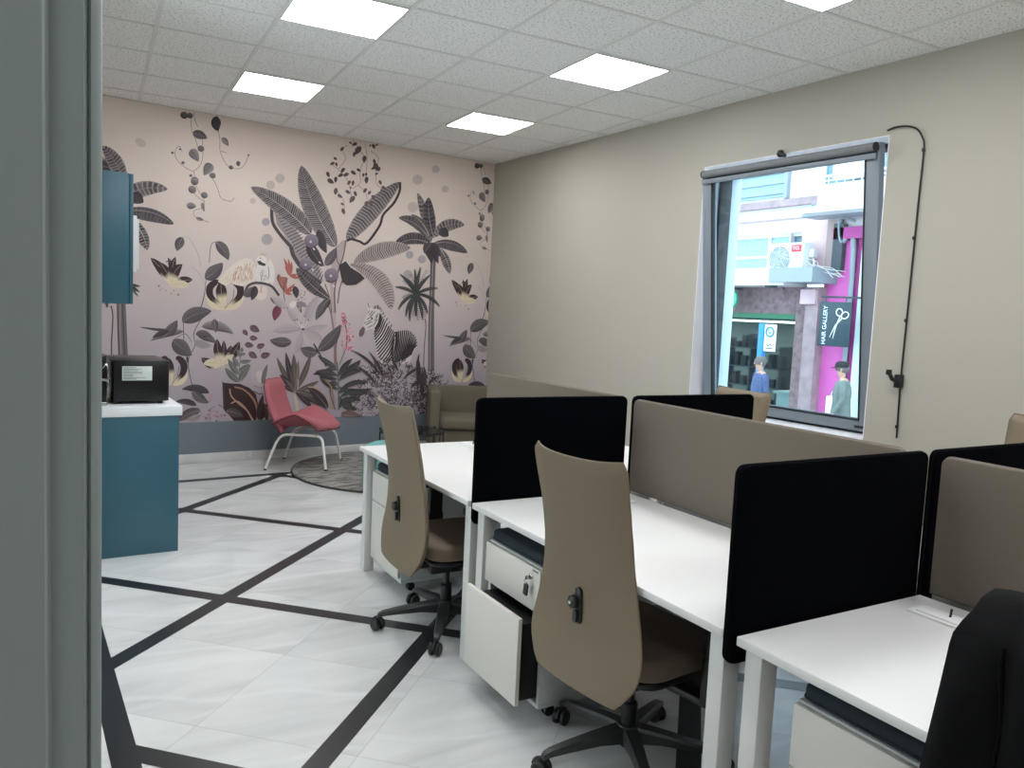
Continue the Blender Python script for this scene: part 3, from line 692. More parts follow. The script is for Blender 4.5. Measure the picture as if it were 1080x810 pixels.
PINK = mat('dusty pink wool', (176, 105, 113), .95, bump=(700, .5), noise=(180, .08), spec=.2); PINKD = mat('dark pink piping', (120, 54, 64), .9); TUBEW = mat('white tube steel', (232, 230, 224), .35)
lc = thing('lounge_chair', 'pink upholstered lounge chair with white tubular legs by the mural', 'lounge chair', (2.43, 7.375, 0), R(-34))
def seat_fn(u, v):
    a = u*2-1; bb = v                                   # a across (+1 = far side), bb from the back to the front
    hw = .335*(.80+.25*sin(pi*min(1, bb*1.05)))
    x = -.25+.56*bb - .13*a*a*bb
    z = .375+.045*bb + smooth_tab([(0, .07), (.3, .12), (.55, .145), (.75, .095), (.9, .03), (1, .0)], bb)*abs(a)**2.2 - .02*max(0, bb-.85)/.15
    return (x, a*hw, z)
f = MB(); f.shell(seat_fn, 26, 22, lambda u, v: .045*sqrt(max(.02, 1-abs(u*2-1)**6))*(.35+.65*min(1, (1-v)/.12))+.006); st = f.build('seat', PINK, lc, smooth=70)
rim = [V(seat_fn(0, k/20)) for k in range(21)]+[V(seat_fn(k/24, 1)) for k in range(1, 25)]+[V(seat_fn(1, 1-k/20)) for k in range(1, 21)]
f = MB(); f.tube([p-V((0, 0, .012)) for p in rim], .005, 6); f.build('piping', PINKD, st)
def lback(u, v):
    a = u*2-1
    hw = lerp_tab([(0, .24), (.15, .268), (.5, .272), (.8, .268), (.93, .255), (.98, .235), (1, .215)], v)
    return (-.215-.165*v-.03*sin(pi*v)+.045*a*a, a*hw, .350+.475*v)
f = MB(); f.shell(lback, 20, 22, lambda u, v: -(.048*sqrt(max(.02, 1-abs(u*2-1)**6))*(.4+.6*min(1, (1-v)/.1))+.006)); bk = f.build('backrest', PINK, lc, smooth=70)
rim = [V(lback(0, k/20)) for k in range(21)]+[V(lback(k/16, 1)) for k in range(1, 17)]+[V(lback(1, 1-k/20)) for k in range(1, 21)]
f = MB(); f.tube([p+V((-.006, 0, 0)) for p in rim], .005, 6); f.build('piping', PINKD, bk)
for s in (-1, 1):
    def bend(p0, p1, p2, n=6): return [V(p0)*(1-k/n)**2+V(p1)*2*(k/n)*(1-k/n)+V(p2)*(k/n)**2 for k in range(n+1)]
    y0, y1 = s*.285, s*.225
    pts = [V((-.300, y0, .012))]+bend((-.215, (y0+y1)/2, .25), (-.185, y1, .335), (-.115, y1, .335))+bend((.150, y1, .335), (.215, y1, .335), (.228, (y0+y1)/2, .26))+[V((.270, y0, .012))]
    f = MB(); f.tube(pts, .0125, 12); l_ = f.build('leg_frame', TUBEW, lc)
    f = MB()
    for q in (pts[0], pts[-1]): f.lathe([(.008, 0), (.014, .001), (.014, .012), (.012, .016)], (q.x, q.y, .0215 if (s > 0 and q.x > 0) or (s < 0 and q.x > 0) else .001), 12)
    f.build('foot_cap', BLACKPL, l_)
f = MB(); f.tube([(-.1, -.225, .335), (-.1, .225, .335)], .010, 10); f.tube([(.13, -.225, .335), (.13, .225, .335)], .010, 10); f.build('cross_tube', TUBEW, lc)

SOFA = mat('brown taupe sofa fabric', (104, 97, 82), .95, bump=(600, .4), noise=(60, .06)); 
ac = thing('tub_armchair', 'boxy brown taupe armchair in the corner under the mural', 'armchair', (4.215, 7.42, 0), R(-24))
f = MB(); f.box((0, .02, .20), (.61, .70, .24), .02); f.build('seat_base', SOFA, ac)
f = MB(); f.box((0, .30, .415), (.84, .15, .63), .025, seg=3); f.build('back', SOFA, ac)
for s in (-1, 1):
    f = MB(); f.box((s*.365, -.055, .412), (.11, .60, .624), .025, seg=3); f.build('arm', SOFA, ac)
f = MB(); f.prism(rrect(.615, .60, .06, 5, cx=0, cy=-.08), .322, .44, bev=.04, seg=4)
for i, p in enumerate(f.v): f.v[i] = V((p.x, p.y, p.z+.018*(1-(p.x/.35)**2) if p.z > .38 else p.z))
f.build('seat_cushion', SOFA, ac, smooth=60)
for sx in (-1, 1):
    for sy in (-1, 1):
        f = MB(); f.lathe([(.016, 0), (.022, .1)], (sx*.34, -.02+sy*.28, 0), 10); f.build('leg', BLACKPL, ac)

SMOKE = mat('smoked glass top', (24, 28, 32), .08, spec=.6)
ct = thing('coffee_table', 'low round coffee table with smoked glass top and black wire frame', 'coffee table', (3.27, 6.80, .0215))
f = MB(); f.lathe([(.05, .378), (.298, .378), (.302, .382), (.298, .386), (.05, .386)], (0, 0, 0), 48); f.build('glass_top', SMOKE, ct)
f = MB(); ring = lambda z, r_: [(r_*cos(k*pi/24), r_*sin(k*pi/24), z) for k in range(48)]
f.tube(ring(.370, .302), .008, 8, closed=True); f.tube(ring(.010, .302), .008, 8, closed=True); f.build('ring_frame', BLACKPL, ct)
for k in range(8):
    a = k*pi/4+.3; f = MB(); f.box((.302*cos(a), .302*sin(a), .20), (.028, .014, .395), .004, rot=(0, 0, a+pi/2)); f.build('leg', BLACKPL, ct)
cp = thing('saucer', 'small white dish on the smoked glass coffee table', 'dish', (3.23, 6.76, .4085))
f = MB(); f.lathe([(.02, 0), (.03, .004), (.048, .020), (.046, .022), (.028, .008), (.002, .006)], (0, 0, 0), 24); f.build('bowl', PORTW, cp)
f = MB(); f.lathe([(.018, -.0005), (.022, -.0005), (.022, .003)], (0, 0, 0), 20); f.build('foot_ring', PORTW, cp)
TEALF = mat('turquoise felt', (112, 168, 165), .95, bump=(500, .3)); 
POUF = on_z(413, 467, .42)
pf = thing('pouf', 'round turquoise pouf half hidden behind the far desk', 'pouf', tuple(V((POUF.x, POUF.y, 0))))
f = MB(); f.lathe([(.10, .012), (.20, .012), (.232, .04), (.240, .16), (.236, .34), (.215, .395), (.16, .418), (.02, .422)], (0, 0, 0), 40); f.build('cover', TEALF, pf)
f = MB(); f.tube([(.232*cos(k*pi/20), .232*sin(k*pi/20), .362) for k in range(40)], .006, 6, closed=True); f.build('piping', TEALF, pf)
f = MB(); f.lathe([(.17, 0), (.19, .001), (.19, .014)], (0, 0, 0), 24); f.build('base_ring', BLACKPL, pf)
# ------------------------------------------------------------------ printed jungle mural on the far wall
def mural_uv(px, py_):
    """sighted point -> (u, z) on the flat wall, u metres left of the corner (negative)"""
    d = sight(px, py_); t = (MC.x*mn.x+MC.y*mn.y)/(d.x*mn.x+d.y*mn.y); p = EYE+d*t
    return ((p-MC).dot(md), p.z)
PERIOD = mural_uv(503, 173.5)[0]-mural_uv(194, 121.5)[0]     # the print repeats along the wall
ZB = .392; ULEFT = -4.60
class Print:
    def __init__(s): s.v = []; s.f = []; s.c = []; s.boxes = []; s.shift = (0.0,)
    def _put(s, uv, cols, lay=None):
        if lay is None: lay = s.layer(uv)
        off = .0012+.00005*lay; o = len(s.v)
        for p, c in zip(uv, cols):
            s.v.append(mwall(p[0], p[1], off)); s.c.append(c)
        s.f.append(tuple(range(o, o+len(uv))))
    def layer(s, uv):
        us = [p[0] for p in uv]; zs = [p[1] for p in uv]; b = (min(us), min(zs), max(us), max(zs))
        if b[2]-b[0] > 3 and b[3]-b[1] > 2.5: lay = 0
        else:
            lay = 1
            for (q, l) in s.boxes:
                if l >= lay and q[0] < b[2] and q[2] > b[0] and q[1] < b[3] and q[3] > b[1]: lay = l+1
            lay = min(lay, 220)
            s.boxes.append((b, lay))
        return lay
    def poly(s, pts, col, cols=None, lays=None):
        base = [mural_uv(*p) for p in pts]
        for si, sh in enumerate(s.shift):
            uv = [(u+sh, z) for u, z in base]; cc = cols or [col]*len(uv)
            def clip(uv, cc, ins, cut):
                out = []; oc = []
                for i in range(len(uv)):
                    a, b = uv[i-1], uv[i]; ia, ib = ins(a), ins(b)
                    if ia != ib: out.append(cut(a, b)); oc.append(cc[i])
                    if ib: out.append(b); oc.append(cc[i])
                return out, oc
            def cutu(U): return lambda a, b: (U, a[1]+(b[1]-a[1])*(U-a[0])/(b[0]-a[0]))
            def cutz(Z): return lambda a, b: (a[0]+(b[0]-a[0])*(Z-a[1])/(b[1]-a[1]), Z)
            uv, cc = clip(uv, cc, lambda p: p[0] <= -.004, cutu(-.004))
            if len(uv) > 2: uv, cc = clip(uv, cc, lambda p: p[0] >= ULEFT, cutu(ULEFT))
            if len(uv) > 2: uv, cc = clip(uv, cc, lambda p: p[1] >= ZB, cutz(ZB))
            if len(uv) > 2: uv, cc = clip(uv, cc, lambda p: p[1] <= H-.004, cutz(H-.004))
            if len(uv) > 2: s._put(uv, cc, lays[si] if lays else None)
    def quadstrip(s, L, Rr, cl, cr=None):
        """two rails drawn as one outline, colour may run along the length"""
        n = len(L); cr = cr or cl
        cl = cl if isinstance(cl, list) else [cl]*n; cr = cr if isinstance(cr, list) else [cr]*n
        base = [mural_uv(*p) for p in L+Rr]
        lays = [s.layer([(u+sh, z) for u, z in base]) for sh in s.shift]
        for i in range(n-1): s.poly([L[i], L[i+1], Rr[i+1], Rr[i]], None, [cl[i], cl[i+1], cr[i+1], cr[i]], lays)
PR = Print()
def rgb(r, g, b_): return lin((r, g, b_))
def mixc(a, b_, t): return tuple(a[i]+(b_[i]-a[i])*t for i in range(4))
DK = rgb(66, 60, 64); DK2 = rgb(84, 78, 81); MD = rgb(112, 104, 106); LT = rgb(158, 147, 146); PALE = rgb(190, 176, 172); BRN = rgb(66, 50, 54); CREAM = rgb(222, 208, 178); WHITE = rgb(228, 220, 214); GRN = rgb(70, 76, 72); GRN2 = rgb(112, 116, 112); CORAL = rgb(190, 118, 108); PINKF = rgb(222, 142, 154); WINE = rgb(112, 56, 72); MAUVE = rgb(112, 86, 98); PLUM = rgb(112, 100, 116); LILAC = rgb(192, 178, 182); TANL = rgb(190, 158, 136); GHOST = rgb(176, 166, 170)
def F(ox, oy, sc=8.1): return lambda x, y: (ox+x/sc, oy+y/sc)
def v2(p): return V((p[0], p[1]))
def curve(base, tip, bend, n=14):
    a, b_ = v2(base), v2(tip); d = b_-a; nrm = V((-d.y, d.x)); m = (a+b_)/2+nrm*bend
    return [a*(1-t)**2+m*2*t*(1-t)+b_*t*t for t in [k/n for k in range(n+1)]]
def sides(sp, wf):
    n = len(sp); L = []; Rr = []
    for i, p in enumerate(sp):
        t = sp[min(i+1, n-1)]-sp[max(i-1, 0)]; t = t.normalized() if t.length > 0 else V((1, 0)); nn = V((-t.y, t.x)); w_ = wf(i/(n-1))
        L.append(p+nn*w_); Rr.append(p-nn*w_)
    return L, Rr
def line(pts, w_, col, smooth=True, taper=False):
    sp = spline([v2(p) for p in pts], 6) if smooth and len(pts) > 2 else [v2(p) for p in pts]
    L, Rr = sides(sp, (lambda t: w_/2*(1-.8*t)) if taper else (lambda t: w_/2)); PR.quadstrip([tuple(p) for p in L], [tuple(p) for p in Rr], col)
def lw(p_=.75, peak=.45): return lambda t: (sin(pi*t**(math.log(.5)/math.log(peak))))**p_ if 0 < t < 1 else 0.0
def leaf(base, tip, w_, bend=0.0, c1=DK2, c2=DK, rib=LT, veins=0, vc=None, peak=.42, ribw=.5):
    sp = curve(base, tip, bend); prof = lw(.8, peak); L, Rr = sides(sp, lambda t: w_*prof(t)); S_ = [tuple(p) for p in sp]
    PR.quadstrip([tuple(p) for p in L], S_, c1, mixc(c1, c2, .5)); PR.quadstrip(S_, [tuple(p) for p in Rr], mixc(c1, c2, .4), c2)
    n = len(sp)
    for k in range(veins):
        t = .12+.74*k/max(1, veins-1); i = min(n-2, int(t*(n-1))); p = sp[i]; q = min(n-1, i+2)
        for E__ in (L, Rr): line([p, p+(E__[q]-p)*.85], .28, vc or rib, False)
    if rib: line([p for p in sp[:-1]], ribw, rib, False, True)
def banana(base, tip, w_, bend=0.0, lightc=LT, darkc=DK, n=26, slant=.10, ribc=PALE, peak=.5, cover=.62, ribw=1.0, wl=1.0, wr=1.0, edge=None):
    """feather-striped leaf: pale ground with dark strokes slanting from the midrib to the edge"""
    sp = curve(base, tip, bend, 28); prof = lw(.6, peak)
    L, _ = sides(sp, lambda t: w_*wl*prof(t)); _, Rr = sides(sp, lambda t: w_*wr*prof(t))
    PR.poly([tuple(p) for p in L]+[tuple(p) for p in Rr[::-1]], edge or lightc)
    def at(A, t):
        x = max(0, min(1, t))*(len(A)-1); i = min(len(A)-2, int(x)); return A[i]+(A[i+1]-A[i])*(x-i)
    for E__ in (L, Rr):
        for k in range(n):
            t0 = (k+.15)/n; t1 = t0+cover/n
            a, b_ = at(sp, t0), at(sp, t1); e = at(E__, min(1, t0+slant+cover*.5/n)); r_ = .80+.16*((k*7) % 5)/4
            q0 = at(E__, min(1, t0+slant)); q1 = at(E__, min(1, t0+slant+cover*.75/n))
            ma = at(sp, t0+slant*.4); 
            PR.poly([tuple(a), tuple(a+(q0-a)*r_), tuple(b_+(q1-b_)*r_), tuple(b_)], mixc(darkc, lightc, .10*((k*3) % 4)))
    if ribc: line(sp[:-1], ribw, ribc, False, True)
def blob(c, r_, col, sq=1.0, rot=0.0, heart=False, col2=None, n=16):
    pts = []; cols = []
    for k in range(n):
        a = 2*pi*k/n; rr2 = r_*(1+(.16*cos(3*a) if heart else 0)); x = rr2*cos(a); y = rr2*sin(a)*sq
        pts.append((c[0]+x*cos(rot)-y*sin(rot), c[1]+x*sin(rot)+y*cos(rot))); cols.append(mixc(col, col2 or col, .5-.5*sin(a)))
    PR.poly(pts, None, cols)
BOTH = (0.0, PERIOD); BACK = (0.0, -PERIOD)

# ground: pinkish beige fading down to mauve grey; top colours lightened against lamp falloff
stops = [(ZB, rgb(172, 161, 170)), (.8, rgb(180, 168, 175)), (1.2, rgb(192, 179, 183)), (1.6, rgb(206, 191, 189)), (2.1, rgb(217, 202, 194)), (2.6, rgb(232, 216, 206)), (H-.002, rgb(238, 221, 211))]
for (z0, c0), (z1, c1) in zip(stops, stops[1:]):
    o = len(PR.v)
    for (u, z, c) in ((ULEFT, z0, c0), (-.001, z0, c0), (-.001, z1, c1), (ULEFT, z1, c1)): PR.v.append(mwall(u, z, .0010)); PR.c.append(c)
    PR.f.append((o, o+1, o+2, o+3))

# pale ghost dots and washes
g3 = F(255, 160)
for x, y, r_ in ((215, 750, 48), (205, 600, 34), (325, 228, 40), (245, 285, 38), (95, 420, 26)): blob(g3(x, y), r_/8.1, GHOST if y > 500 else rgb(206, 190, 182))
g7 = F(400, 230, 7.36)
for x, y, r_ in ((235, 285, 30), (330, 320, 32), (222, 438, 36)): blob(g7(x, y), r_/7.36, GHOST)
g5 = F(415, 160)
for x, y, r_ in ((205, 240, 44), (165, 475, 46), (360, 150, 34), (440, 320, 30)): blob(g5(x, y), r_/8.1, rgb(209, 193, 186))
g1 = F(105, 95); blob(g1(350, 450), 6, rgb(216, 200, 190), .7, .6)

# hanging vine, repeated at the right-hand end
PR.shift = BOTH
q = F(180, 100); SM = rgb(92, 80, 80)
for pts in ([(198, 150), (205, 210), (232, 275)], [(172, 200), (180, 300), (215, 390), (228, 440)], [(268, 370), (276, 480), (262, 580), (195, 650), (110, 610), (45, 540), (42, 470), (75, 440), (95, 485)], [(408, 310), (420, 390), (425, 490), (490, 610), (590, 630), (640, 580), (665, 515)], [(290, 640), (360, 720), (400, 800), (430, 880), (510, 910), (545, 880)], [(195, 650), (205, 720), (190, 820), (240, 880), (275, 910), (280, 1000)], [(430, 480), (475, 495)]):
    line([q(*p) for p in pts], .42, SM)
for x, y, r_, c in ((115, 175, 34, DK), (165, 178, 27, DK2), (258, 460, 30, MD), (205, 730, 34, MD), (172, 690, 14, MD), (358, 690, 28, MD), (15, 495, 12, DK2), (78, 465, 9, DK2), (105, 580, 15, MD), (515, 620, 20, DK2), (665, 515, 9, DK2)): blob(q(x, y), r_/8.1, c, .88, .4, False, mixc(c, LT, .45))
leaf(q(350, 590), q(285, 690), 5.4, .06, MD, LT, DK2, peak=.32); leaf(q(168, 470), q(238, 572), 5.0, -.08, MD, LT, DK2, peak=.32)
leaf(q(185, 325), q(312, 375), 4.6, -.10, MD, DK2); leaf(q(396, 183), q(408, 312), 5.2, .22, DK, DK2, None); leaf(q(435, 368), q(492, 438), 3.0, -.1, LT, MD); leaf(q(575, 565), q(585, 612), 2.2, .1, DK2, MD, None)
q = F(125, 190)
for x, y, r_ in ((650, 12, 34), (630, 80, 36), (733, 128, 30)): blob(q(x, y), r_/8.1, DK2, .9, .5, False, LT)
leaf(q(580, 220), q(664, 228), 3.6, -.12, DK2, LT); leaf(q(712, 192), q(736, 270), 1.8, .1, LT, MD); leaf(q(662, 325), q(728, 342), 2.0, 0, LT, MD)
line([q(*p) for p in ((640, 10), (690, 100), (728, 160), (725, 230), (650, 260), (645, 300), (690, 330), (770, 360))], .4, SM)

# fronded tree with slender trunk (also stands, shifted, behind the kitchen cabinet)
PR.shift = BACK
q = F(365, 310, 7.36); g7 = F(400, 230, 7.36)
PR.poly([g7(398, 300), g7(440, 300), q(684, 80), q(684, 600), q(636, 600), q(640, 200), g7(392, 500)], rgb(118, 108, 110))
for x0, x1, c in ((645, 640, DK2), (660, 652, LT), (670, 668, DK2), (681, 680, MD)): line([(p[0], p[1]) for p in (g7(405+(x0-640)*.7, 300), q(x0, 110), q(x1, 350), q(x1, 600))], .8, c)
g5 = F(415, 160)
banana(g5(318, 780), g5(205, 352), 5.0, .06, LT, DK2, 12, .05, LT, .5, .8); banana(g5(345, 740), g5(300, 390), 6.4, -.10, MD, DK, 10, .06, LT, .5, .85)
banana(g5(302, 750), g5(42, 566), 7.0, .26, MD, DK2, 12, .05, LT, .45, .8, wr=.6); banana(g5(300, 720), g5(150, 538), 3.0, .22, MD, DK2, 9, .05, PALE, .5, .8)
banana(g5(345, 730), g5(605, 628), 6.4, -.36, LT, DK2, 11, .04, LT, .5, .75); leaf(g5(400, 655), g5(470, 722), 5.2, .1, DK2, DK, None)
banana(g5(310, 785), g5(0, 812), 7.0, .30, MD, DK, 15, .02, LT, .45, .85, wl=1.1, wr=.7)
banana(g5(330, 790), g7(684, 270), 6.6, -.30, MD, DK2, 14, .02, LT, .5, .88, wl=1.2, wr=.5)
banana(g7(470, 235), g7(546, 432), 5.2, -.14, LT, DK, 12, .05, PALE, .5, .8, wl=1.1, wr=.7)
for a in range(7): leaf(g7(402+a*6-18, 190), g7(372+a*17, 300+28*(a % 3)), 3.6, .05, DK, DK2, None)
leaf(g7(400, 200), g7(350, 275), 5, .1, DK2, DK, LT)
for k in range(5): line([g7(395+k*12, 290), g7(398+k*9, 350)], .6, DK, False, True)
# small dark palm
q = F(365, 310, 7.36)
line([q(612, 190), q(618, 260), q(606, 420), q(602, 560)], .9, DK2); line([q(622, 200), q(628, 280), q(616, 560)], 1.0, PALE)
c0 = g7(285, 592)
for tx, ty, bd_ in ((275, 392, .03), (322, 376, -.05), (155, 432, .12), (120, 536, .16), (400, 438, -.14), (458, 545, -.16), (470, 692, -.26), (145, 716, .24), (235, 806, .16), (335, 796, -.10), (372, 748, -.18), (205, 770, .2), (215, 470, .1), (350, 470, -.1), (285, 770, .05)):
    sp = curve(c0, g7(tx, ty), bd_ if True else 0, 12)
    L, Rr = sides(sp, lambda t: 1.7*sin(pi*min(1, .08+t*.92))**.6)
    PR.poly([tuple(p) for p in L]+[tuple(p) for p in Rr[::-1]], mixc(GRN, DK, .5))
    for i in range(2, 12):
        t = (sp[min(i+1, 12)]-sp[i-1]).normalized(); nn = V((-t.y, t.x))
        for s_ in (-1, 1): PR.poly([tuple(sp[i]-t*.4), tuple(sp[i]+t*1.6+nn*s_*(2.9-abs(i-6)*.2)), tuple(sp[i]+t*.4)], mixc(GRN, DK, .3+.4*(i % 2)))
    line(sp, .3, GRN2, False)
PR.shift = (0.0,)
for tx, ty, bd_ in ((180, 620, .2), (300, 800, .02), (265, 760, .05), (355, 770, -.12), (430, 640, -.2), (240, 430, .06), (370, 400, -.08), (180, 480, .12)):
    sp = curve(c0, g7(tx, ty), bd_, 12)
    for i in range(1, 12):
        t = (sp[min(i+1, 12)]-sp[i-1]).normalized(); nn = V((-t.y, t.x))
        for s_ in (-1, 1): PR.poly([tuple(sp[i]-t*.3), tuple(sp[i]+t*2.0+nn*s_*2.2), tuple(sp[i]+t*.5)], mixc(GRN, DK, .2+.5*(i % 2)))
q = F(105, 95); banana(q(215, 800), q(25, 478), 8.0, .12, LT, DK2, 14, .05, LT, .5, .8)
q = F(105, 260); leaf(q(270, 330), q(345, 390), 1.6, .1, GRN, DK, None); leaf(q(270, 320), q(350, 340), 1.4, .1, GRN, DK, None); leaf(q(270, 340), q(335, 430), 1.2, .1, GRN2, DK, None)

# gloriosa flowers
def petal(base, tip, w_, bend, tipc=BRN, basec=CREAM, cut=.42, peak=.5):
    sp = curve(base, tip, bend, 16); prof = lw(.7, peak); L, Rr = sides(sp, lambda t: w_*prof(t)); n = len(sp)
    cols = [mixc(basec, tipc, max(0, min(1, (i/(n-1)-cut+.12)/.2))) for i in range(n)]
    PR.quadstrip([tuple(p) for p in L], [tuple(p) for p in Rr], cols, cols); line(sp[1:-1], .3, mixc(basec, BRN, .35), False)
PR.shift = BOTH
def flame(f_, base, tips, sc):
    for (x, y, w_, bd_) in tips: petal(f_(*base), f_(x, y), w_/sc, bd_)
q = F(105, 260)
flame(q, (620, 335), [(795, 285, 36, -.18), (436, 98, 40, .10), (510, 135, 38, .12), (585, 95, 28, .16), (648, 88, 34, -.14), (708, 152, 44, -.30)], 8.1)
petal(q(610, 335), q(770, 335), 4.2, -.16, CREAM, CREAM); line([q(580, 130), q(565, 130), q(600, 120)], .6, BRN)
for x, y, r_ in ((508, 338, 8), (515, 372, 5), (570, 378, 5), (612, 400, 5), (636, 374, 6), (672, 410, 9), (530, 358, 4)): blob(q(x, y), r_/8.1, rgb(120, 104, 104))
for x, y in ((508, 338), (570, 378), (636, 374), (672, 410)): line([q(620, 340), q((x+620)/2+8, (y+340)/2+6), q(x, y)], .35, CREAM)
q = F(170, 310)
flame(q, (520, 600), [(345, 545, 42, -.26), (478, 385, 38, -.12), (535, 398, 26, .05), (598, 440, 34, .12), (668, 408, 40, .16)], 8.1)
petal(q(520, 605), q(360, 600), 4.4, .20, CREAM, CREAM); petal(q(520, 610), q(620, 520), 3.0, -.1, CREAM, CREAM)
for k in range(5): line([q(520, 600), q(490+k*22, 650+10*(k % 2))], .35, CREAM, False)
def cup(f_, cx, cy, w_, h_, sc):
    """bowl shaped bloom: dark curled petals over a cream base"""
    b0 = f_(cx, cy)
    for s_, bw in ((-1, .55), (1, .55)):
        petal(b0, f_(cx+s_*w_*.98, cy-h_*.62), h_*.20/sc, s_*.30, CREAM, CREAM)
        sp = spline([v2(f_(cx+s_*w_*.12, cy-h_*.08)), v2(f_(cx+s_*w_*.78, cy-h_*.42)), v2(f_(cx+s_*w_*.86, cy-h_*.78)), v2(f_(cx+s_*w_*.50, cy-h_*1.0)), v2(f_(cx+s_*w_*.30, cy-h_*.96))], 6)
        L, Rr = sides(sp, lambda t: h_*.13/sc*sin(pi*(.12+.80*t))**1.2+.15); n = len(L); cols = [mixc(CREAM, BRN, min(1, max(0, (i/(n-1)-.06)/.12))) for i in range(n)]
        PR.quadstrip([tuple(p) for p in L], [tuple(p) for p in Rr], cols, cols)
        line([f_(cx, cy), f_(cx+s_*w_*.42, cy-h_*.35), f_(cx+s_*w_*.52, cy-h_*.72)], .55, BRN)
    petal(b0, f_(cx-w_*.22, cy-h_*1.02), h_*.21/sc, -.10, BRN, CREAM, .50, .6)
q = F(215, 240); cup(q, 180, 690, 150, 225, 8.1)
for k in range(4): line([q(180, 690), q(140+k*30, 730+6*(k % 2))], .4, CREAM, False)
q = F(170, 310); cup(q, 90, 775, 118, 225, 8.1)

# trailing leafy stem on the left (and again at the right end)
q = F(170, 310); ST = rgb(92, 84, 84)
for pts, w_, c in (([(372, -10), (358, 60), (335, 130)], .6, ST), ([(188, 235), (193, 390)], .7, DK), ([(350, 200), (280, 330), (288, 440), (232, 560), (245, 700), (272, 800)], .8, ST), ([(430, 430), (330, 460), (270, 540), (245, 620)], .7, PALE), ([(350, 195), (430, 165), (465, 130)], .35, LT), ([(100, 395), (200, 340), (262, 410)], .5, DK)): line([q(*p) for p in pts], w_, c)
leaf(q(178, 240), q(432, 147), 8.0, -.16, DK2, MD, LT, 0); leaf(q(345, 280), q(620, 345), 5.4, -.26, DK2, LT, None); leaf(q(455, 212), q(468, 330), 3.6, .05, MD, DK2, LT); leaf(q(300, 340), q(470, 420), 4.6, -.14, DK2, MD, LT); leaf(q(280, 400), q(430, 440), 4.2, .18, LT, LT, None)
leaf(q(98, 393), q(262, 525), 8.0, .05, DK2, MD, LT); leaf(q(218, 530), q(232, 600), 1.2, 0, DK, DK, None)
q = F(105, 260)
leaf(q(700, 720), q(335, 686), 1.6, -.05, DK2, DK2, None); leaf(q(720, 725), q(432, 806), 3.8, .14, LT, DK2, DK); leaf(q(555, 765), q(662, 628), 5.4, .12, DK2, MD, LT); leaf(q(600, 720), q(450, 780), 3.0, .1, DK2, DK, None); leaf(q(820, 750), q(960, 770), 4.0, -.2, DK2, MD, None)
q = F(215, 240)
leaf(q(100, 122), q(210, 280), 5.6, -.16, DK2, MD, LT); line([q(*p) for p in ((102, 122), (62, 150), (45, 300))], .6, DK2); leaf(q(8, 438), q(160, 300), 7.2, .10, DK2, MD, LT); line([q(*p) for p in ((20, 430), (5, 560), (-30, 700), (-40, 760))], .6, ST)
q = F(125, 190)
leaf(q(548, 488), q(500, 606), 5.0, .10, DK2, MD, LT); line([q(*p) for p in ((545, 490), (590, 488), (650, 570), (690, 670), (700, 740))], .35, LT); line([q(*p) for p in ((620, 735), (690, 800), (740, 900))], .7, PALE)
q = F(175, 360, 9.0)
leaf(q(412, 490), q(150, 455), 4.2, .20, DK2, DK, None); leaf(q(250, 470), q(405, 582), 5.0, .14, MD, DK2, LT); line([q(*p) for p in ((240, 530), (300, 620), (340, 690))], .9, LT)
leaf(q(290, 610), q(88, 575), 3.2, .20, DK, DK2, None); leaf(q(330, 655), q(105, 765), 5.2, .16, DK2, MD, LT); leaf(q(330, 700), q(190, 745), 3.6, -.15, LT, LT, DK2)
random.seed(21)
for k in range(34):
    a = random.random()*2*pi; r_ = random.random()**.5; blob(q(455+105*r_*cos(a), 706+58*r_*sin(a)), .9+.9*random.random(), random.choice([rgb(186, 158, 164), rgb(160, 132, 140), rgb(140, 112, 122), rgb(172, 144, 150)]), .7, random.random()*3)
for k in range(9): blob(q(400+40*random.random(), 490+70*random.random()), .8+.6*random.random(), rgb(186, 150, 160))
for a, b_ in (((500, 600), (560, 640)), ((400, 660), (470, 610)), ((380, 590), (430, 560))): line([q(*a), q(*b_)], .8, DK, False, True)
PR.shift = (0.0,)

# big striped banana plant
g3, g4, g8 = F(255, 160), F(330, 140), F(300, 230)
PR.poly([g8(440, 240), g8(500, 190), g8(520, 190), g8(480, 380), g8(430, 560), g8(440, 810), F(270, 300)(685, 400), F(270, 300)(690, 700), F(270, 300)(655, 700), F(270, 300)(640, 320), g8(390, 560), g8(400, 400)], rgb(186, 170, 168))
for pts, w_, c in (([(525, 190), (500, 330), (470, 420), (430, 600), (432, 810)], 1.5, rgb(120, 98, 96)), ([(440, 240), (450, 360), (470, 400)], 1.0, rgb(120, 104, 104)), ([(545, 460), (480, 570), (455, 730)], 1.3, rgb(120, 98, 90)), ([(345, 560), (385, 680), (405, 810)], 1.2, rgb(132, 112, 110))): line([g8(*p) for p in pts], w_, c)
q = F(270, 300); line([q(*p) for p in ((605, 120), (650, 300), (668, 470), (672, 680))], 1.6, rgb(142, 116, 118)); line([q(*p) for p in ((690, 480), (680, 560), (684, 690))], 1.8, rgb(136, 108, 108))
banana(g3(805, 815), g3(508, 118), 12.5, -.10, LT, DK2, 40, .055, PALE, .46, .66, 1.0)
PR.poly([g3(268, 470), g3(330, 500), g3(470, 680), g3(560, 810), g8(240, 250), g8(330, 540), g8(220, 560), g8(60, 330), g3(420, 805), g3(300, 620)], LT)
for k in range(26):
    t = k/25; a = (v2(g3(275, 490))*(1-t)+v2(g8(300, 540))*t)+V((-3.2*sin(pi*t), 2.6*sin(pi*t))); b_ = v2(g3(330, 500))*(1-t)+v2(g8(330, 480))*t+V((4.5*sin(pi*t), -1.5*sin(pi*t)))
    line([a, (a+b_)/2+V((.5, -.5)), b_], .85, DK2)
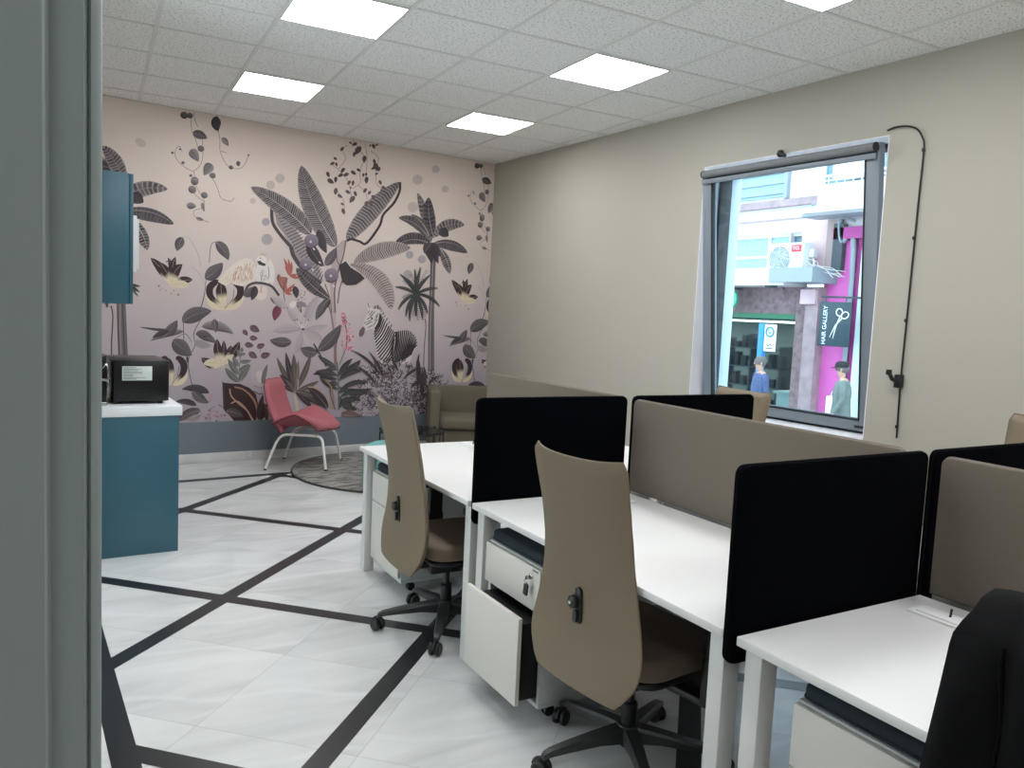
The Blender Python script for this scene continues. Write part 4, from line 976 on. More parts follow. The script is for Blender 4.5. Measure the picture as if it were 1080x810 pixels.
line([g3(255, 455), g3(262, 600), g3(330, 710), g3(420, 815)], 3.4, DK2); line([g3(420, 815), g8(80, 330), g8(170, 450), g8(310, 560)], 4.2, DK2); line([g3(275, 480), g3(286, 600), g3(430, 790)], .7, PALE)
banana(g3(590, 705), g3(75, 302), 10.5, .10, LT, DK, 34, .06, PALE, .40, .68, 1.1, wl=1.0, wr=.95)
banana(g8(530, 195), g4(742, 422), 10.0, -.06, LT, DK2, 26, -.02, None, .45, .62, wl=1.0, wr=.95)
line([g4(742, 422), g4(738, 500), g4(690, 600), g4(600, 700), g4(565, 800), g8(700, 215), g8(640, 200), g8(570, 180), g8(530, 195)], 2.6, rgb(72, 60, 62))
banana(g8(590, 385), g7(242, 232), 9.0, -.16, rgb(178, 164, 160), DK2, 26, .05, LT, .5, .45, .7)
sp_ = None
banana(g8(560, 395), g7(90, 712), 9.0, -.36, rgb(184, 168, 166), rgb(96, 78, 78), 26, .03, rgb(110, 92, 90), .55, .36, .6)
PR.poly([g8(462, 405), g8(520, 368), g8(565, 425), g8(640, 470), g8(685, 515), g8(610, 568), g8(530, 575), g8(490, 545)], DK); 
for k in range(6): line([g8(480+k*12, 545-k*18), g8(560+k*20, 560-k*16)], .4, DK2, False)
banana(g8(385, 690), g8(100, 425), 6.6, -.10, MD, DK, 16, .05, LT, .5, .8); leaf(g8(345, 405), g8(442, 250), 5.0, .10, rgb(96, 88, 96), MD, LT); leaf(g8(385, 690), g8(300, 800), 4.4, .05, DK2, DK, LT); leaf(g8(200, 200), g8(340, 420), 6.0, .12, DK, DK2, LT); leaf(g8(290, 100), g8(360, 300), 5.0, .1, DK, DK2, None)
for x, y, r_ in ((228, 195, 62), (185, 392, 55), (400, 487, 62)):
    blob(g8(x, y), r_/8.1, PLUM, .95, .2, False, rgb(150, 138, 150)); blob(g8(x-.1*r_, y+.12*r_), r_*.18/8.1, rgb(206, 196, 200))
    line([g8(x-r_*.8, y+r_*.7), g8(x, y+r_*1.02), g8(x+r_*.8, y+r_*.6)], .8, DK)
for x, y in ((250, 265), (300, 380), (330, 420), (240, 440), (420, 580)): blob(g8(x, y), 1.6, WHITE, .5, .8)

# ivy sprays near the ceiling
random.seed(9)
for pts in ([(340, 60), (400, 150), (440, 220), (400, 320), (400, 430), (330, 480)], [(440, 90), (460, 200), (455, 330)], [(495, 155), (560, 220), (540, 300), (540, 430), (590, 480)], [(300, 105), (250, 140), (280, 220), (220, 310)], [(380, 450), (440, 500), (470, 590)], [(150, 260), (230, 330), (300, 420), (330, 560)], [(190, 480), (260, 580), (265, 700)]): line([g4(*p) for p in pts], .35, SM)
for x, y, r_ in ((322, 85, 16), (355, 100, 26), (250, 140, 24), (385, 152, 46), (352, 185, 24), (440, 225, 34), (520, 115, 26), (490, 110, 14), (545, 105, 16), (192, 220, 20), (165, 265, 24), (200, 270, 20), (255, 322, 28), (236, 365, 28), (282, 360, 28), (130, 355, 28), (150, 412, 36), (195, 400, 28), (345, 340, 28), (390, 318, 22), (430, 362, 18), (455, 356, 18), (458, 404, 32), (525, 245, 24), (540, 290, 42), (565, 310, 22), (515, 305, 22), (542, 352, 16), (575, 425, 24), (605, 470, 26), (585, 492, 16), (308, 428, 24), (342, 430, 24), (322, 470, 12), (298, 505, 26), (362, 520, 26), (336, 570, 38), (195, 500, 32), (230, 540, 26), (445, 495, 26), (482, 514, 22), (514, 552, 26), (455, 608, 28), (494, 608, 28), (250, 608, 18), (260, 670, 30)):
    a = random.choice([1.2, 1.7, 2.2, .6, 2.7]); d = V((cos(a), sin(a)))*r_; c = rgb(100, 84, 84) if y < 420 else rgb(118, 102, 100)
    leaf(g4(x-d.x*.9, y-d.y*.9), g4(x+d.x, y+d.y), r_*.52/8.1, .08, c, mixc(c, DK, .4), None)

# cockatoo with a spread wing on a branch
q = F(215, 240)
PR.poly([q(*p) for p in ((120, 462), (165, 395), (230, 330), (300, 280), (355, 262), (405, 268), (440, 318), (448, 380), (440, 460), (385, 478), (330, 502), (270, 490), (215, 470), (190, 500), (150, 480))], rgb(226, 214, 202))
for k in range(9): leaf(q(330, 300), q(130+k*36, 470+22*sin(k*.8)), 2.4, -.04, rgb(232, 222, 210), rgb(214, 196, 178), None)
random.seed(4)
for k in range(90):
    x = 240+185*random.random(); y = 305+(135)*random.random()
    if y < 300+(430-x)*.42-30 or y > 440: continue
    line([q(x, y), q(x-10+6*random.random(), y+26)], .7, random.choice([rgb(196, 142, 120), rgb(206, 164, 138), rgb(184, 126, 110)]), False, True)
for k in range(12): line([q(150+k*22, 400-k*9), q(140+k*20, 470+4*(k % 3))], .35, rgb(196, 178, 156), False)
PR.poly([q(*p) for p in ((455, 318), (500, 330), (545, 300), (560, 268), (590, 310), (608, 390), (596, 470), (578, 505), (566, 460), (545, 485), (480, 488), (442, 440), (440, 380))], WHITE)
blob(q(492, 282), 5.8, WHITE, .92); PR.poly([q(*p) for p in ((452, 288), (480, 284), (500, 300), (530, 312), (520, 330), (490, 322), (470, 318))], rgb(70, 66, 64)); blob(q(484, 262), .7, DK)
for a, b_ in (((480, 240), (505, 208)), ((495, 236), (525, 212)), ((508, 240), (542, 226))): line([q(*a), q(*b_)], 1.0, rgb(206, 158, 148), False, True)
for k in range(12): line([q(470+random.random()*80, 350+random.random()*100), q(480+random.random()*70, 380+random.random()*90)], .35, rgb(150, 142, 140), False)
line([q(548, 330), q(556, 400), q(548, 440)], .6, rgb(110, 102, 106))
PR.poly([q(*p) for p in ((444, 492), (480, 500), (530, 500), (540, 540), (532, 600), (500, 620), (460, 612), (432, 590), (440, 540))], rgb(226, 208, 200)); line([q(490, 500), q(488, 560)], 1.6, rgb(206, 166, 158))
line([q(*p) for p in ((345, 585), (372, 505), (430, 474), (520, 480), (585, 508), (642, 582))], 2.6, DK2); leaf(q(345, 588), q(440, 500), 4.4, .1, DK2, MD, None); leaf(q(440, 500), q(404, 622), 3.8, -.1, DK, DK2, None)
# coral blooms and buds
for c, tips in (((735, 412), ((678, 258), (718, 265), (748, 288), (800, 398), (826, 432), (690, 330))), ((690, 552), ((778, 478), (764, 528), (752, 572), (700, 480)))):
    for t in tips: leaf(q(*c), q(*t), 1.6, .08, CORAL, rgb(170, 92, 86), None)
PR.poly([q(*p) for p in ((618, 430), (640, 395), (660, 420), (690, 420), (716, 430), (706, 490), (690, 545), (655, 510))], rgb(170, 112, 104)); line([q(632, 400), q(640, 470), q(686, 548)], .8, DK); leaf(q(770, 500), q(790, 605), 3.4, -.1, DK, DK2, None)
line([q(*p) for p in ((700, 430), (680, 560), (720, 700), (800, 760))], .7, SM); leaf(q(645, 660), q(602, 798), 4.6, .05, WINE, rgb(140, 80, 96), None); leaf(q(568, 596), q(630, 668), 2.2, -.1, DK, DK, None)
for k in range(16): blob(q(800+70*random.random(), 520+110*random.random()), .5, SM)

# lily
q = F(270, 300); ctr = q(400, 382); LL = rgb(196, 184, 186); LM = rgb(172, 158, 162)
for x, y, w_, bd_ in ((262, 205, 3.6, .05), (530, 95, 7.4, .06), (612, 352, 4.4, .16), (138, 402, 5.6, .18), (330, 592, 6.2, .10), (575, 512, 9.0, .16)): leaf(ctr, q(x, y), w_, bd_, LL, LM, rgb(160, 144, 150), 0, peak=.55)
leaf(q(262, 205), q(125, 110), 4.6, .1, LL, LM, None); PR.poly([q(*p) for p in ((280, 170), (310, 140), (350, 150), (330, 195), (300, 205))], WHITE); PR.poly([q(*p) for p in ((340, 155), (380, 140), (420, 160), (438, 195), (385, 190), (360, 200))], rgb(150, 136, 142)); line([q(380, 190), q(384, 240)], .9, DK); line([q(345, 175), q(382, 235)], .6, DK)
for x, y in ((330, 305), (415, 272), (445, 305), (385, 330), (350, 300)): line([ctr, q(x, y)], .6, WHITE, False); blob(q(x, y), 1.0, rgb(110, 92, 84), .6)
blob(ctr, 1.3, rgb(96, 78, 78))
leaf(q(303, 490), q(116, 474), 5.4, -.10, MD, DK2, LT); leaf(q(520, 580), q(378, 540), 5.6, -.2, DK2, MD, LT); leaf(q(528, 565), q(722, 340), 6.6, .14, DK2, rgb(104, 98, 100), LT); leaf(q(608, 132), q(508, 304), 4.6, .06, MD, DK2, LT); line([q(600, 700), q(540, 590), q(490, 505)], 1.6, DK2); line([q(520, 590), q(505, 520)], .8, DK)
# pink hyacinth spike
random.seed(13)
line([q(740, 240), q(770, 400), q(770, 520), q(710, 690)], .6, DK)
for k in range(120):
    t = random.random(); cx_2 = 735+45*min(1, t*2); w_ = 14+42*min(1, t*1.8); x = cx_2+(random.random()*2-1)*w_; y = 235+335*t
    blob(q(x, y), .55+.65*random.random(), random.choice([PINKF, rgb(236, 172, 178), rgb(206, 112, 130), PINKF, rgb(150, 66, 90)]), .7, random.random()*3)

# zebra
q = F(365, 310, 7.36); ZW = rgb(214, 205, 202); ZK = rgb(58, 52, 56)
PR.poly([q(*p) for p in ((96, 312), (102, 284), (136, 234), (142, 190), (170, 150), (160, 100), (166, 62), (186, 98), (212, 114), (240, 108), (246, 84), (262, 122), (256, 146), (290, 190), (342, 258), (376, 292), (420, 284), (470, 279), (520, 308), (549, 360), (546, 412), (512, 470), (482, 545), (262, 545), (236, 460), (224, 400), (214, 340), (220, 290), (190, 268), (150, 290), (126, 326), (106, 331))], ZW)
PR.poly([q(*p) for p in ((96, 312), (102, 284), (128, 250), (146, 270), (140, 300), (126, 326), (106, 331))], rgb(116, 98, 100))
def rail(pts, t):
    x = t*(len(pts)-1); i = min(len(pts)-2, int(x)); return v2(q(*pts[i]))*(1-(x-i))+v2(q(*pts[i+1]))*(x-i)
crest = ((258, 146), (276, 172), (300, 206), (330, 246), (352, 272), (378, 296), (372, 360), (360, 420)); throat = ((222, 262), (214, 310), (218, 350), (226, 400), (238, 450), (252, 500), (290, 530), (330, 540))
for k in range(15):
    t = (k+.5)/15; a, b_ = rail(crest, t), rail(throat, t); line([a, (a+b_)/2+V((1.0, 1.4)), b_], 1.45, ZK)
back = ((378, 296), (400, 288), (432, 283), (466, 280), (498, 292), (526, 316), (546, 356), (546, 405)); belly = ((345, 520), (372, 530), (396, 530), (420, 525), (442, 515), (462, 500), (482, 486), (505, 470))
for k in range(15):
    t = (k+.5)/15; a, b_ = rail(back, t), rail(belly, t); line([a, a*.6+b_*.4+V((1.6-2.6*t, 0)), b_], 1.40, ZK)
for a, b_ in (((250, 150), (224, 180)), ((244, 170), (216, 210)), ((240, 196), (212, 240)), ((222, 136), (190, 170)), ((205, 130), (176, 165)), ((200, 165), (160, 200)), ((206, 190), (160, 222)), ((200, 214), (150, 240)), ((206, 240), (166, 262)), ((178, 128), (168, 150)), ((150, 215), (140, 232)), ((165, 70), (178, 110)), ((246, 92), (244, 118))): line([q(*a), q(*b_)], .7, ZK, False)
blob(q(196, 186), .9, ZK)
for k in range(12): t = k/11; line([rail(((212, 116), (240, 112), (262, 128), (292, 188), (344, 256)), t), rail(((214, 98), (244, 84), (272, 110), (306, 170), (352, 236)), t)], 1.0, ZK if k % 2 else rgb(140, 126, 126), False)
# tangled undergrowth below the zebra
random.seed(17)
UG = (rgb(62, 54, 60), rgb(78, 70, 74), rgb(92, 82, 86), rgb(196, 184, 184), rgb(140, 122, 126))
def tuft(cx, cy, rx, ry, n, ln):
    for k in range(n):
        a = random.random()*2*pi; r_ = random.random()**.6; x, y = cx+rx*r_*cos(a), cy+ry*r_*sin(a); an = random.uniform(-pi, 0); l_ = ln*(.5+random.random()); m_ = V((cos(an+.6), sin(an+.6)))*l_*.6
        p0 = V((x, y)); line([p0, p0+m_, p0+m_+V((cos(an-.5), sin(an-.5)))*l_*.6], .55+.35*random.random(), random.choice(UG[:3]) if random.random() < .76 else random.choice(UG[3:]))
tuft(413, 408, 36, 30, 420, 4.2); tuft(392, 425, 26, 20, 170, 4); tuft(454, 416, 16, 24, 220, 4.4); tuft(437, 428, 24, 16, 170, 4); tuft(405, 398, 14, 14, 90, 3.6)
for (x0, y0, x1, y1, bd_) in ((400, 395, 370, 369, .16), (396, 405, 372, 384, .14), (404, 398, 388, 370, .1), (420, 392, 412, 372, -.1), (425, 400, 448, 388, -.25), (440, 395, 442, 372, -.1), (443, 412, 440, 375, .05), (432, 410, 452, 398, -.2), (452, 405, 462, 396, -.1), (448, 405, 446, 385, .1)): leaf((x0, y0), (x1, y1), 1.5, bd_, DK, DK2, None)
for x, y in ((440, 390), (444, 400)): leaf((x, y+18), (x+1, y-12), 2.2, .05, rgb(70, 62, 66), DK, None)

# spiky rosette and broad leaved plants along the bottom
q = F(280, 360, 8.31); ctr = q(255, 440); OL = rgb(104, 96, 88); OD = rgb(74, 62, 62)
for x, y, w_, bd_, c in ((98, 138, 2.8, -.05, OL), (176, 92, 3.2, -.03, OD), (246, 108, 3.4, 0, OL), (286, 168, 2.4, .02, rgb(124, 116, 104)), (396, 108, 3.2, .08, OL), (468, 345, 2.6, .06, OL), (122, 290, 3.2, .06, OD), (150, 395, 2.4, .1, OD), (408, 592, 2.8, -.1, OD), (515, 575, 3.2, -.06, OD), (470, 500, 2.6, -.1, OL), (160, 330, 2.2, .1, OL)): leaf(ctr, q(x, y), w_, bd_, c, mixc(c, DK, .4), mixc(c, PALE, .5), peak=.5)
PR.poly([q(*p) for p in ((240, 455), (262, 450), (300, 640), (272, 640))], rgb(196, 186, 168)); line([q(*p) for p in ((285, 330), (280, 420))], 1.2, PALE, False)
stem = q(640, 600); G1 = rgb(82, 80, 78); G2 = rgb(58, 56, 58)
line([q(*p) for p in ((625, 180), (636, 330), (640, 600))], 1.4, GRN2)
for b0, t0, w_, bd_ in (((630, 230), (455, 120), 3.8, -.08), ((632, 300), (412, 292), 4.6, .24), ((636, 290), (832, 160), 5.6, .18), ((640, 330), (800, 190), 4.6, .1), ((640, 400), (932, 410), 5.6, .30), ((645, 480), (808, 598), 4.8, .34), ((640, 540), (858, 430), 4.4, .2), ((636, 380), (560, 360), 3.6, .1), ((640, 560), (780, 470), 4.2, .1), ((630, 250), (520, 250), 3.0, .2), ((640, 460), (720, 380), 3.6, 0)): leaf(q(*b0), q(*t0), w_*.72, bd_, G1, G2, GRN2, 6, rgb(120, 118, 112), .5)
for b0, t0, w_, bd_ in (((638, 420), (470, 300), 2.6, .16), ((640, 500), (900, 470), 2.6, .34), ((640, 520), (760, 590), 2.4, .25), ((638, 350), (870, 250), 2.8, .24), ((634, 300), (760, 150), 2.8, .1), ((640, 560), (840, 520), 2.4, .3), ((634, 330), (440, 250), 2.4, .18), ((640, 440), (900, 360), 2.6, .26), ((640, 590), (720, 480), 2.2, .1)): leaf(q(*b0), q(*t0), w_, bd_*-1, G1, G2, GRN2, 0, None, .5)
leaf(q(540, 590), q(360, 400), 5.2, .14, OD, DK, LT)
for pts, w_, c in (([(590, 600), (530, 490), (440, 410), (370, 400)], 1.5, TANL), ([(600, 590), (580, 420), (520, 330)], 1.4, rgb(160, 130, 112)), ([(610, 600), (570, 480), (560, 400)], 1.0, rgb(120, 92, 82)), ([(560, 560), (520, 470)], 1.2, PALE)): line([q(*p) for p in pts], w_, c)
for k in range(6): leaf(q(660+k*8, 640), q(700+k*34, 605+18*abs(k-2)), 3.0, .1, rgb(150, 120, 116), rgb(120, 96, 96), None)
leaf(q(300, 640), q(410, 600), 3.0, .1, rgb(186, 156, 152), LT, None); leaf(q(280, 650), q(430, 640), 3.0, .1, LT, MD, None)
# maroon shrub with tan curling blades
q = F(175, 360, 9.0); MR = rgb(66, 46, 48)
PR.poly([q(*p) for p in ((545, 392), (620, 400), (700, 402), (790, 440), (848, 492), (872, 580), (868, 700), (850, 760), (650, 760), (600, 700), (556, 660), (548, 520))], MR)
PR.poly([q(*p) for p in ((534, 380), (560, 402), (562, 640), (545, 650))], DK); line([q(*p) for p in ((640, 405), (780, 440), (860, 520))], .9, DK)
for pts, w_, c in (([(605, 450), (620, 520), (690, 590), (770, 660), (820, 750)], 1.3, TANL), ([(650, 432), (740, 460), (820, 540), (862, 640), (868, 750)], 1.5, rgb(170, 132, 110)), ([(615, 590), (680, 570), (760, 640), (830, 750)], 1.2, TANL), ([(780, 480), (850, 570), (885, 740)], 1.0, rgb(150, 112, 98)), ([(900, 560), (890, 660), (895, 750)], .9, rgb(130, 96, 88))): line([q(*p) for p in pts], w_, c)
leaf(q(880, 750), q(925, 500), 3.2, -.05, rgb(96, 74, 74), MR, None); leaf(q(900, 750), q(960, 590), 3.0, -.05, MR, DK, None); leaf(q(570, 660), q(740, 720), 4.4, -.12, rgb(92, 76, 76), DK2, LT); leaf(q(960, 760), q(910, 560), 2.6, .1, rgb(110, 84, 82), MR, None)
line([q(*p) for p in ((830, 470), (880, 500), (925, 495))], .8, DK)
# mauve leaflets, grey fern, pale orchid
q = F(170, 310)
for x, y, r_, a in ((800, 297, 48, .5), (720, 330, 32, .9), (790, 376, 36, .1), (752, 435, 40, .2), (850, 442, 38, -.4), (785, 522, 44, .6), (890, 522, 44, -.3)): d = V((cos(a), sin(a)))*r_; leaf(q(x-d.x, y-d.y), q(x+d.x, y+d.y), r_*.62/8.1, .06, MAUVE, rgb(92, 68, 80), rgb(142, 118, 126), 3)
line([q(845, 460), q(845, 500)], .4, MAUVE, False)
q7 = F(175, 360, 9.0)
PR.poly([q7(*p) for p in ((800, 250), (860, 200), (940, 190), (1000, 230), (1010, 330), (960, 420), (880, 440), (820, 390))], rgb(184, 173, 174)); PR.poly([q7(*p) for p in ((850, 300), (900, 270), (930, 330), (900, 400), (870, 380))], rgb(204, 194, 190)); leaf(q7(915, 410), q7(965, 215), 2.4, -.06, GRN2, MD, None); line([q7(*p) for p in ((830, 420), (900, 440), (960, 400))], .5, MD)
FG = rgb(124, 124, 118); FD = rgb(96, 98, 94)
line([q(665, 755), q(668, 620), q(690, 470)], .7, FD)
for b0, t0, w_, bd_ in (((668, 750), (545, 628), 3.6, -.1), ((662, 690), (570, 552), 3.2, -.06), ((660, 620), (612, 535), 2.6, -.05), ((668, 750), (765, 605), 3.4, -.08), ((662, 662), (755, 598), 3.0, .1), ((668, 580), (770, 568), 2.2, .1), ((676, 540), (645, 470), 2.0, 0), ((684, 525), (720, 505), 1.6, 0), ((688, 500), (690, 455), 1.8, 0)): leaf(q(*b0), q(*t0), w_, bd_, FG, FD, LT)

me = bpy.data.meshes.new('mural'); me.from_pydata([tuple(p) for p in PR.v], [], PR.f)
ca = me.color_attributes.new('print', 'FLOAT_COLOR', 'POINT')
ca.data.foreach_set('color', [x for c in PR.c for x in c])
MUR, nt, b = new_mat('printed mural paper'); at_ = nt.nodes.new('ShaderNodeAttribute'); at_.attribute_name = 'print'
tc = nt.nodes.new('ShaderNodeTexCoord'); nz = nt.nodes.new('ShaderNodeTexNoise'); nz.inputs['Scale'].default_value = 1.6; nz.inputs['Detail'].default_value = 4; nt.links.new(tc.outputs['Object'], nz.inputs[0])
rp = nt.nodes.new('ShaderNodeMapRange'); rp.inputs['To Min'].default_value = .93; rp.inputs['To Max'].default_value = 1.05; nt.links.new(nz.outputs['Fac'], rp.inputs['Value'])
vm = nt.nodes.new('ShaderNodeVectorMath'); vm.operation = 'SCALE'; nt.links.new(at_.outputs['Color'], vm.inputs[0]); nt.links.new(rp.outputs[0], vm.inputs['Scale']); nt.links.new(vm.outputs[0], b.inputs['Base Color'])
b.inputs['Roughness'].default_value = .6; b.inputs['Specular IOR Level'].default_value = .3
me.materials.append(MUR)
mu = bpy.data.objects.new('mural', me); COL.objects.link(mu)
tag(mu, 'printed jungle mural with zebra, palms and flowers covering the far wall above the grey band', 'mural')
# face every printed shape into the room
for p in me.polygons: pass
# ------------------------------------------------------------------ the street outside
GZ = -.77; FX = 13.0
PLAST = mat('pale street plaster', (226, 222, 222), .9, noise=(2.5, .14)); PLASTP = mat('pink stained plaster', (214, 184, 188), .9, noise=(3, .25)); 
STONE = mat('mauve speckled stone', (132, 110, 112), .8, noise=(11, .75)); STONE2 = mat('pinkish marble pier', (168, 146, 148), .7, noise=(5, .45))
ASPH = mat('street asphalt', (120, 120, 122), .9, noise=(8, .1)); PAVE = mat('pavement slabs', (176, 174, 172), .9, noise=(3, .06))
PALEGL = mat('pale blue window pane', (150, 186, 198), .12); DKGL = mat('balcony window pane', (104, 138, 150), .12); GREENS = mat('green sign strip', (34, 112, 78), .5)
MAG = mat('magenta shop paint', (228, 108, 188), .6); MAGD = mat('deep magenta paint', (182, 66, 146), .6); PALEW = mat('white shutter panel', (214, 232, 230), .6); GREYPIPE = mat('grey pipe', (150, 158, 164), .5); SHDW = mat('dark street grey', (78, 84, 90), .8); INT = mat('shop interior shelf', (70, 74, 78), .7); INTW = mat('shop counter', (206, 214, 212), .6)
SIGNM = mat('dark teal sign board', (44, 66, 74), .5); SIGNW = mat('white sign paint', (240, 244, 244), .5); BLUEP = mat('bright blue post', (40, 134, 214), .45)
def py(px, py_, X=FX): p = on_x(px, py_, X); return p.y, p.z
def ebox(mb, px0, py0, px1, py1, X, dep, m=0, bev=0.0):
    """box whose street-side face is at X, spanning two sighted corners, dep metres deep away from the viewer"""
    a, b_ = on_x(px0, py0, X), on_x(px1, py1, X)
    y0, y1 = sorted((a.y, b_.y)); z0, z1 = sorted((a.z, b_.z)); mb.box((X+dep/2, (y0+y1)/2, (z0+z1)/2), (dep, y1-y0, z1-z0), bev, m=m); return mb
g = MB(); g.box((9.2, 9, GZ-.16), (7.9, 40, .1)); street = g.build('street', ASPH, smooth=0); struct(street); 
g = MB(); g.box((14.5, 9, GZ-.06), (6.0, 40, .12)); g.box((5.9, 9, GZ-.06), (1.3, 40, .12)); pv = g.build('pavement', PAVE, smooth=0); struct(pv)

bd = thing('apartment_building', 'pale plastered building across the street with the shuttered shop below', 'building', (FX, 11.2, GZ))
def P(mb, name, m, par=None, smooth=30):
    o = mb.build(name, m, None, smooth); 
    for v in o.data.vertices: v.co = v.co - V((FX, 11.2, GZ))
    o.parent = par if par is not None else bd; return o
yR = py(884, 300)[0]; yL = 15.5
zc0, zc1 = py(800, 303)[1], py(800, 288)[1]     # ledge
zt = py(800, 248)[1]; zb = py(800, 286)[1]      # first floor window
f = MB()
def wb(y0, y1, z0, z1, x0=FX, x1=FX+.35, m=0, mb=None): (mb or f).box(((x0+x1)/2, (y0+y1)/2, (z0+z1)/2), (x1-x0, y1-y0, z1-z0), m=m)
wya, wyb = py(832, 260)[0], 13.6; wyc, wyd = py(850, 258)[0], py(833, 258)[0]
ZT = 9.0
wb(yR, yL, zt, ZT); wb(yR, yL, zc1-.02, zb); wb(wyb, yL, zb, zt); wb(wyd, wya, zb, zt) if wya > wyd else None; wb(yR, wyc, zb, zt)
P(f, 'plaster_wall', PLAST)
# pink stained patch of render beside the window
f = MB(); ebox(f, 849, 212, 879, 288, FX-.02, .02); P(f, 'stained_render', PLASTP)
f = MB(); wb(yR, yL, py(800, 219)[1]-.05, py(800, 219)[1]+.09, FX-.12, FX); wb(yR, yL, py(800, 234)[1]-.015, py(800, 234)[1]+.02, FX-.03, FX); P(f, 'string_course', STONE2)
f = MB(); wb(wya if wya > wyd else wyd, wyb, zb, zt, FX+.14, FX+.16); w_ = P(f, 'window', PALEGL)
f = MB(); 
for k in range(4): wb(wyd+.55+k*.95, wyd+.61+k*.95, zb, zt, FX+.10, FX+.14)
wb(wyd, wyb, zb, zb+.07, FX+.08, FX+.14); wb(wyd, wyb, zt-.06, zt, FX+.08, FX+.14); wb(wyd, wyb, (zb+zt)/2-.10, (zb+zt)/2-.05, FX+.11, FX+.14); P(f, 'window_bars', PLAST, w_)
f = MB(); wb(wyc, wyd, zb, zt, FX+.14, FX+.16); w2 = P(f, 'window', DKGL)
f = MB(); wb(wyc, wyd, zt-.06, zt, FX+.08, FX+.14); wb(wyc, wyd, zb, zb+.05, FX+.08, FX+.14); wb(wyc, wyc+.05, zb, zt, FX+.08, FX+.14); P(f, 'window_bars', PLAST, w2)
# upper floor shutter box
zu = py(800, 182)[1]; yu0, yu1 = py(831, 185)[0], 13.4
f = MB(); wb(yu0, yu1, zu-.55, zu+1.0, FX-.05, FX-.002); a = P(f, 'upper_window', PALEGL)
f = MB()
for k in range(3): wb(yu0, yu1, zu-.10-k*.2, zu-.05-k*.2, FX-.09, FX-.051)
wb(yu0-.08, yu0-.001, zu-.6, zu+1.0, FX-.10, FX-.002); P(f, 'upper_window_rail', GREYPIPE, a)
# canopy ledge over the shop
f = MB(); wb(py(852, 295)[0], yL, zc0, zc1, FX-.7, FX); P(f, 'canopy_ledge', PLAST)
f = MB(); wb(py(884, 288)[0], py(838, 288)[0], py(860, 300)[1], py(860, 285)[1], FX-.75, FX); P(f, 'side_canopy', GREYPIPE)
# speckled fascia, green strip, shop window
zf0 = py(800, 332)[1]
f = MB(); wb(py(853, 320)[0], yL, zf0, zc0, FX-.05, FX+.3); P(f, 'stone_fascia', STONE)
f = MB(); wb(py(842, 332)[0], yL, zf0-.07, zf0+.03, FX-.09, FX-.05); P(f, 'green_strip', GREENS)
ysw = py(842, 380)[0]
f = MB(); wb(ysw, yL, GZ+.02, GZ+.45, FX, FX+.2); P(f, 'shop_plinth', STONE)
f = MB(); wb(ysw, yL, GZ+.45, zf0-.07, FX+.10, FX+.108); P(f, 'shop_glass', glass_mat('shop glass', (222, 232, 232), 1.12))
f = MB(); wb(ysw-.3, yL, GZ, zf0, FX+2.6, FX+2.7); wb(ysw-.32, ysw-.3, GZ, zf0, FX+.3, FX+2.7); wb(ysw, yL, zf0-.1, zf0+.1, FX+.3, FX+2.7); P(f, 'shop_back_wall', mat('shop rear wall', (116, 122, 122), .8))
f = MB(); wb(ysw+.2, yL-.6, zf0-.14, zf0-.11, FX+.7, FX+1.9); P(f, 'shop_lamp', emit_mat('lit shop lamp', (250, 246, 230), 7.0))
f = MB()
for k in range(4): wb(ysw+1.15, yL-.4, GZ+.55+k*.42, GZ+.58+k*.42, FX+.9, FX+1.3)
for k in range(5): wb(ysw+1.15+k*.8, ysw+1.18+k*.8, GZ, GZ+1.9, FX+.9, FX+1.3)
P(f, 'shop_shelving', INT)
f = MB(); random.seed(11)
for k in range(4):
    for q in range(16):
        if random.random() < .8:
            y = ysw+1.2+q*.2+random.random()*.05; h = .1+random.random()*.22; f.box((FX+1.05, y, GZ+.58+k*.42+h/2), (.16, .09+random.random()*.07, h), .01)
P(f, 'shop_goods', mat('dark shop goods', (38, 40, 46), .6))['kind'] = 'stuff'
f = MB(); wb(ysw+.05, ysw+.85, GZ+.1, GZ+.95, FX+.5, FX+.9); wb(ysw+.02, ysw+.9, GZ+.95, GZ+1.0, FX+.45, FX+.95); P(f, 'shop_counter', INTW)
# stone piers
for a, b_, m in ((839.5, 851, STONE), (852.5, 866, STONE2)):
    f = MB(); y0, y1 = py(b_, 380)[0], py(a, 380)[0]; wb(y0, y1, GZ, py(846, 303)[1], FX-.22 if m is STONE2 else FX-.12, FX+.3); P(f, 'stone_pier', m)
f = MB(); ebox(f, 844, 305, 859, 321, FX-.30, .18, bev=.02); P(f, 'junction_box', PLASTP)
f = MB(); a, z = py(833, 302); f.box((FX-.55, a, z), (.16, .2, .13), .03); f.bar((FX-.5, a, z+.04), (FX-.2, a, z+.12), .03, .03); P(f, 'flood_light', SHDW)
# eave and balcony at the upper right
f = MB(); wb(5.0, py(846, 222, FX-1.1)[0], py(880, 222, FX-1.1)[1], py(880, 216, FX-1.1)[1], FX-1.1, FX-.001); P(f, 'eave_slab', PLAST)
yb_ = py(863, 200, FX-1.0)[0]; zb0, zb1 = py(890, 209, FX-1.0)[1], py(890, 192, FX-1.0)[1]
f = MB(); wb(5.0, yb_, zb0, zb1, FX-1.0, FX-.9); wb(5.0, yb_, zb0-.1, zb0-.001, FX-1.0, FX-.002); wb(yb_-.1, yb_, zb0, zb1, FX-.899, FX-.002); bl = P(f, 'balcony', PLAST)
f = MB(); zr = zb1+.03
f.tube([(FX-.95, 5.0, zr+.12), (FX-.95, yb_, zr+.12)], .02, 8); f.tube([(FX-.95, 5.0, zr+.04), (FX-.95, yb_, zr+.04)], .012, 8)
for k in range(22): f.tube([(FX-.95, yb_-k*.16, zr-.06), (FX-.95, yb_-k*.16, zr+.12)], .010, 6)
P(f, 'balcony_rail', PLAST, bl)
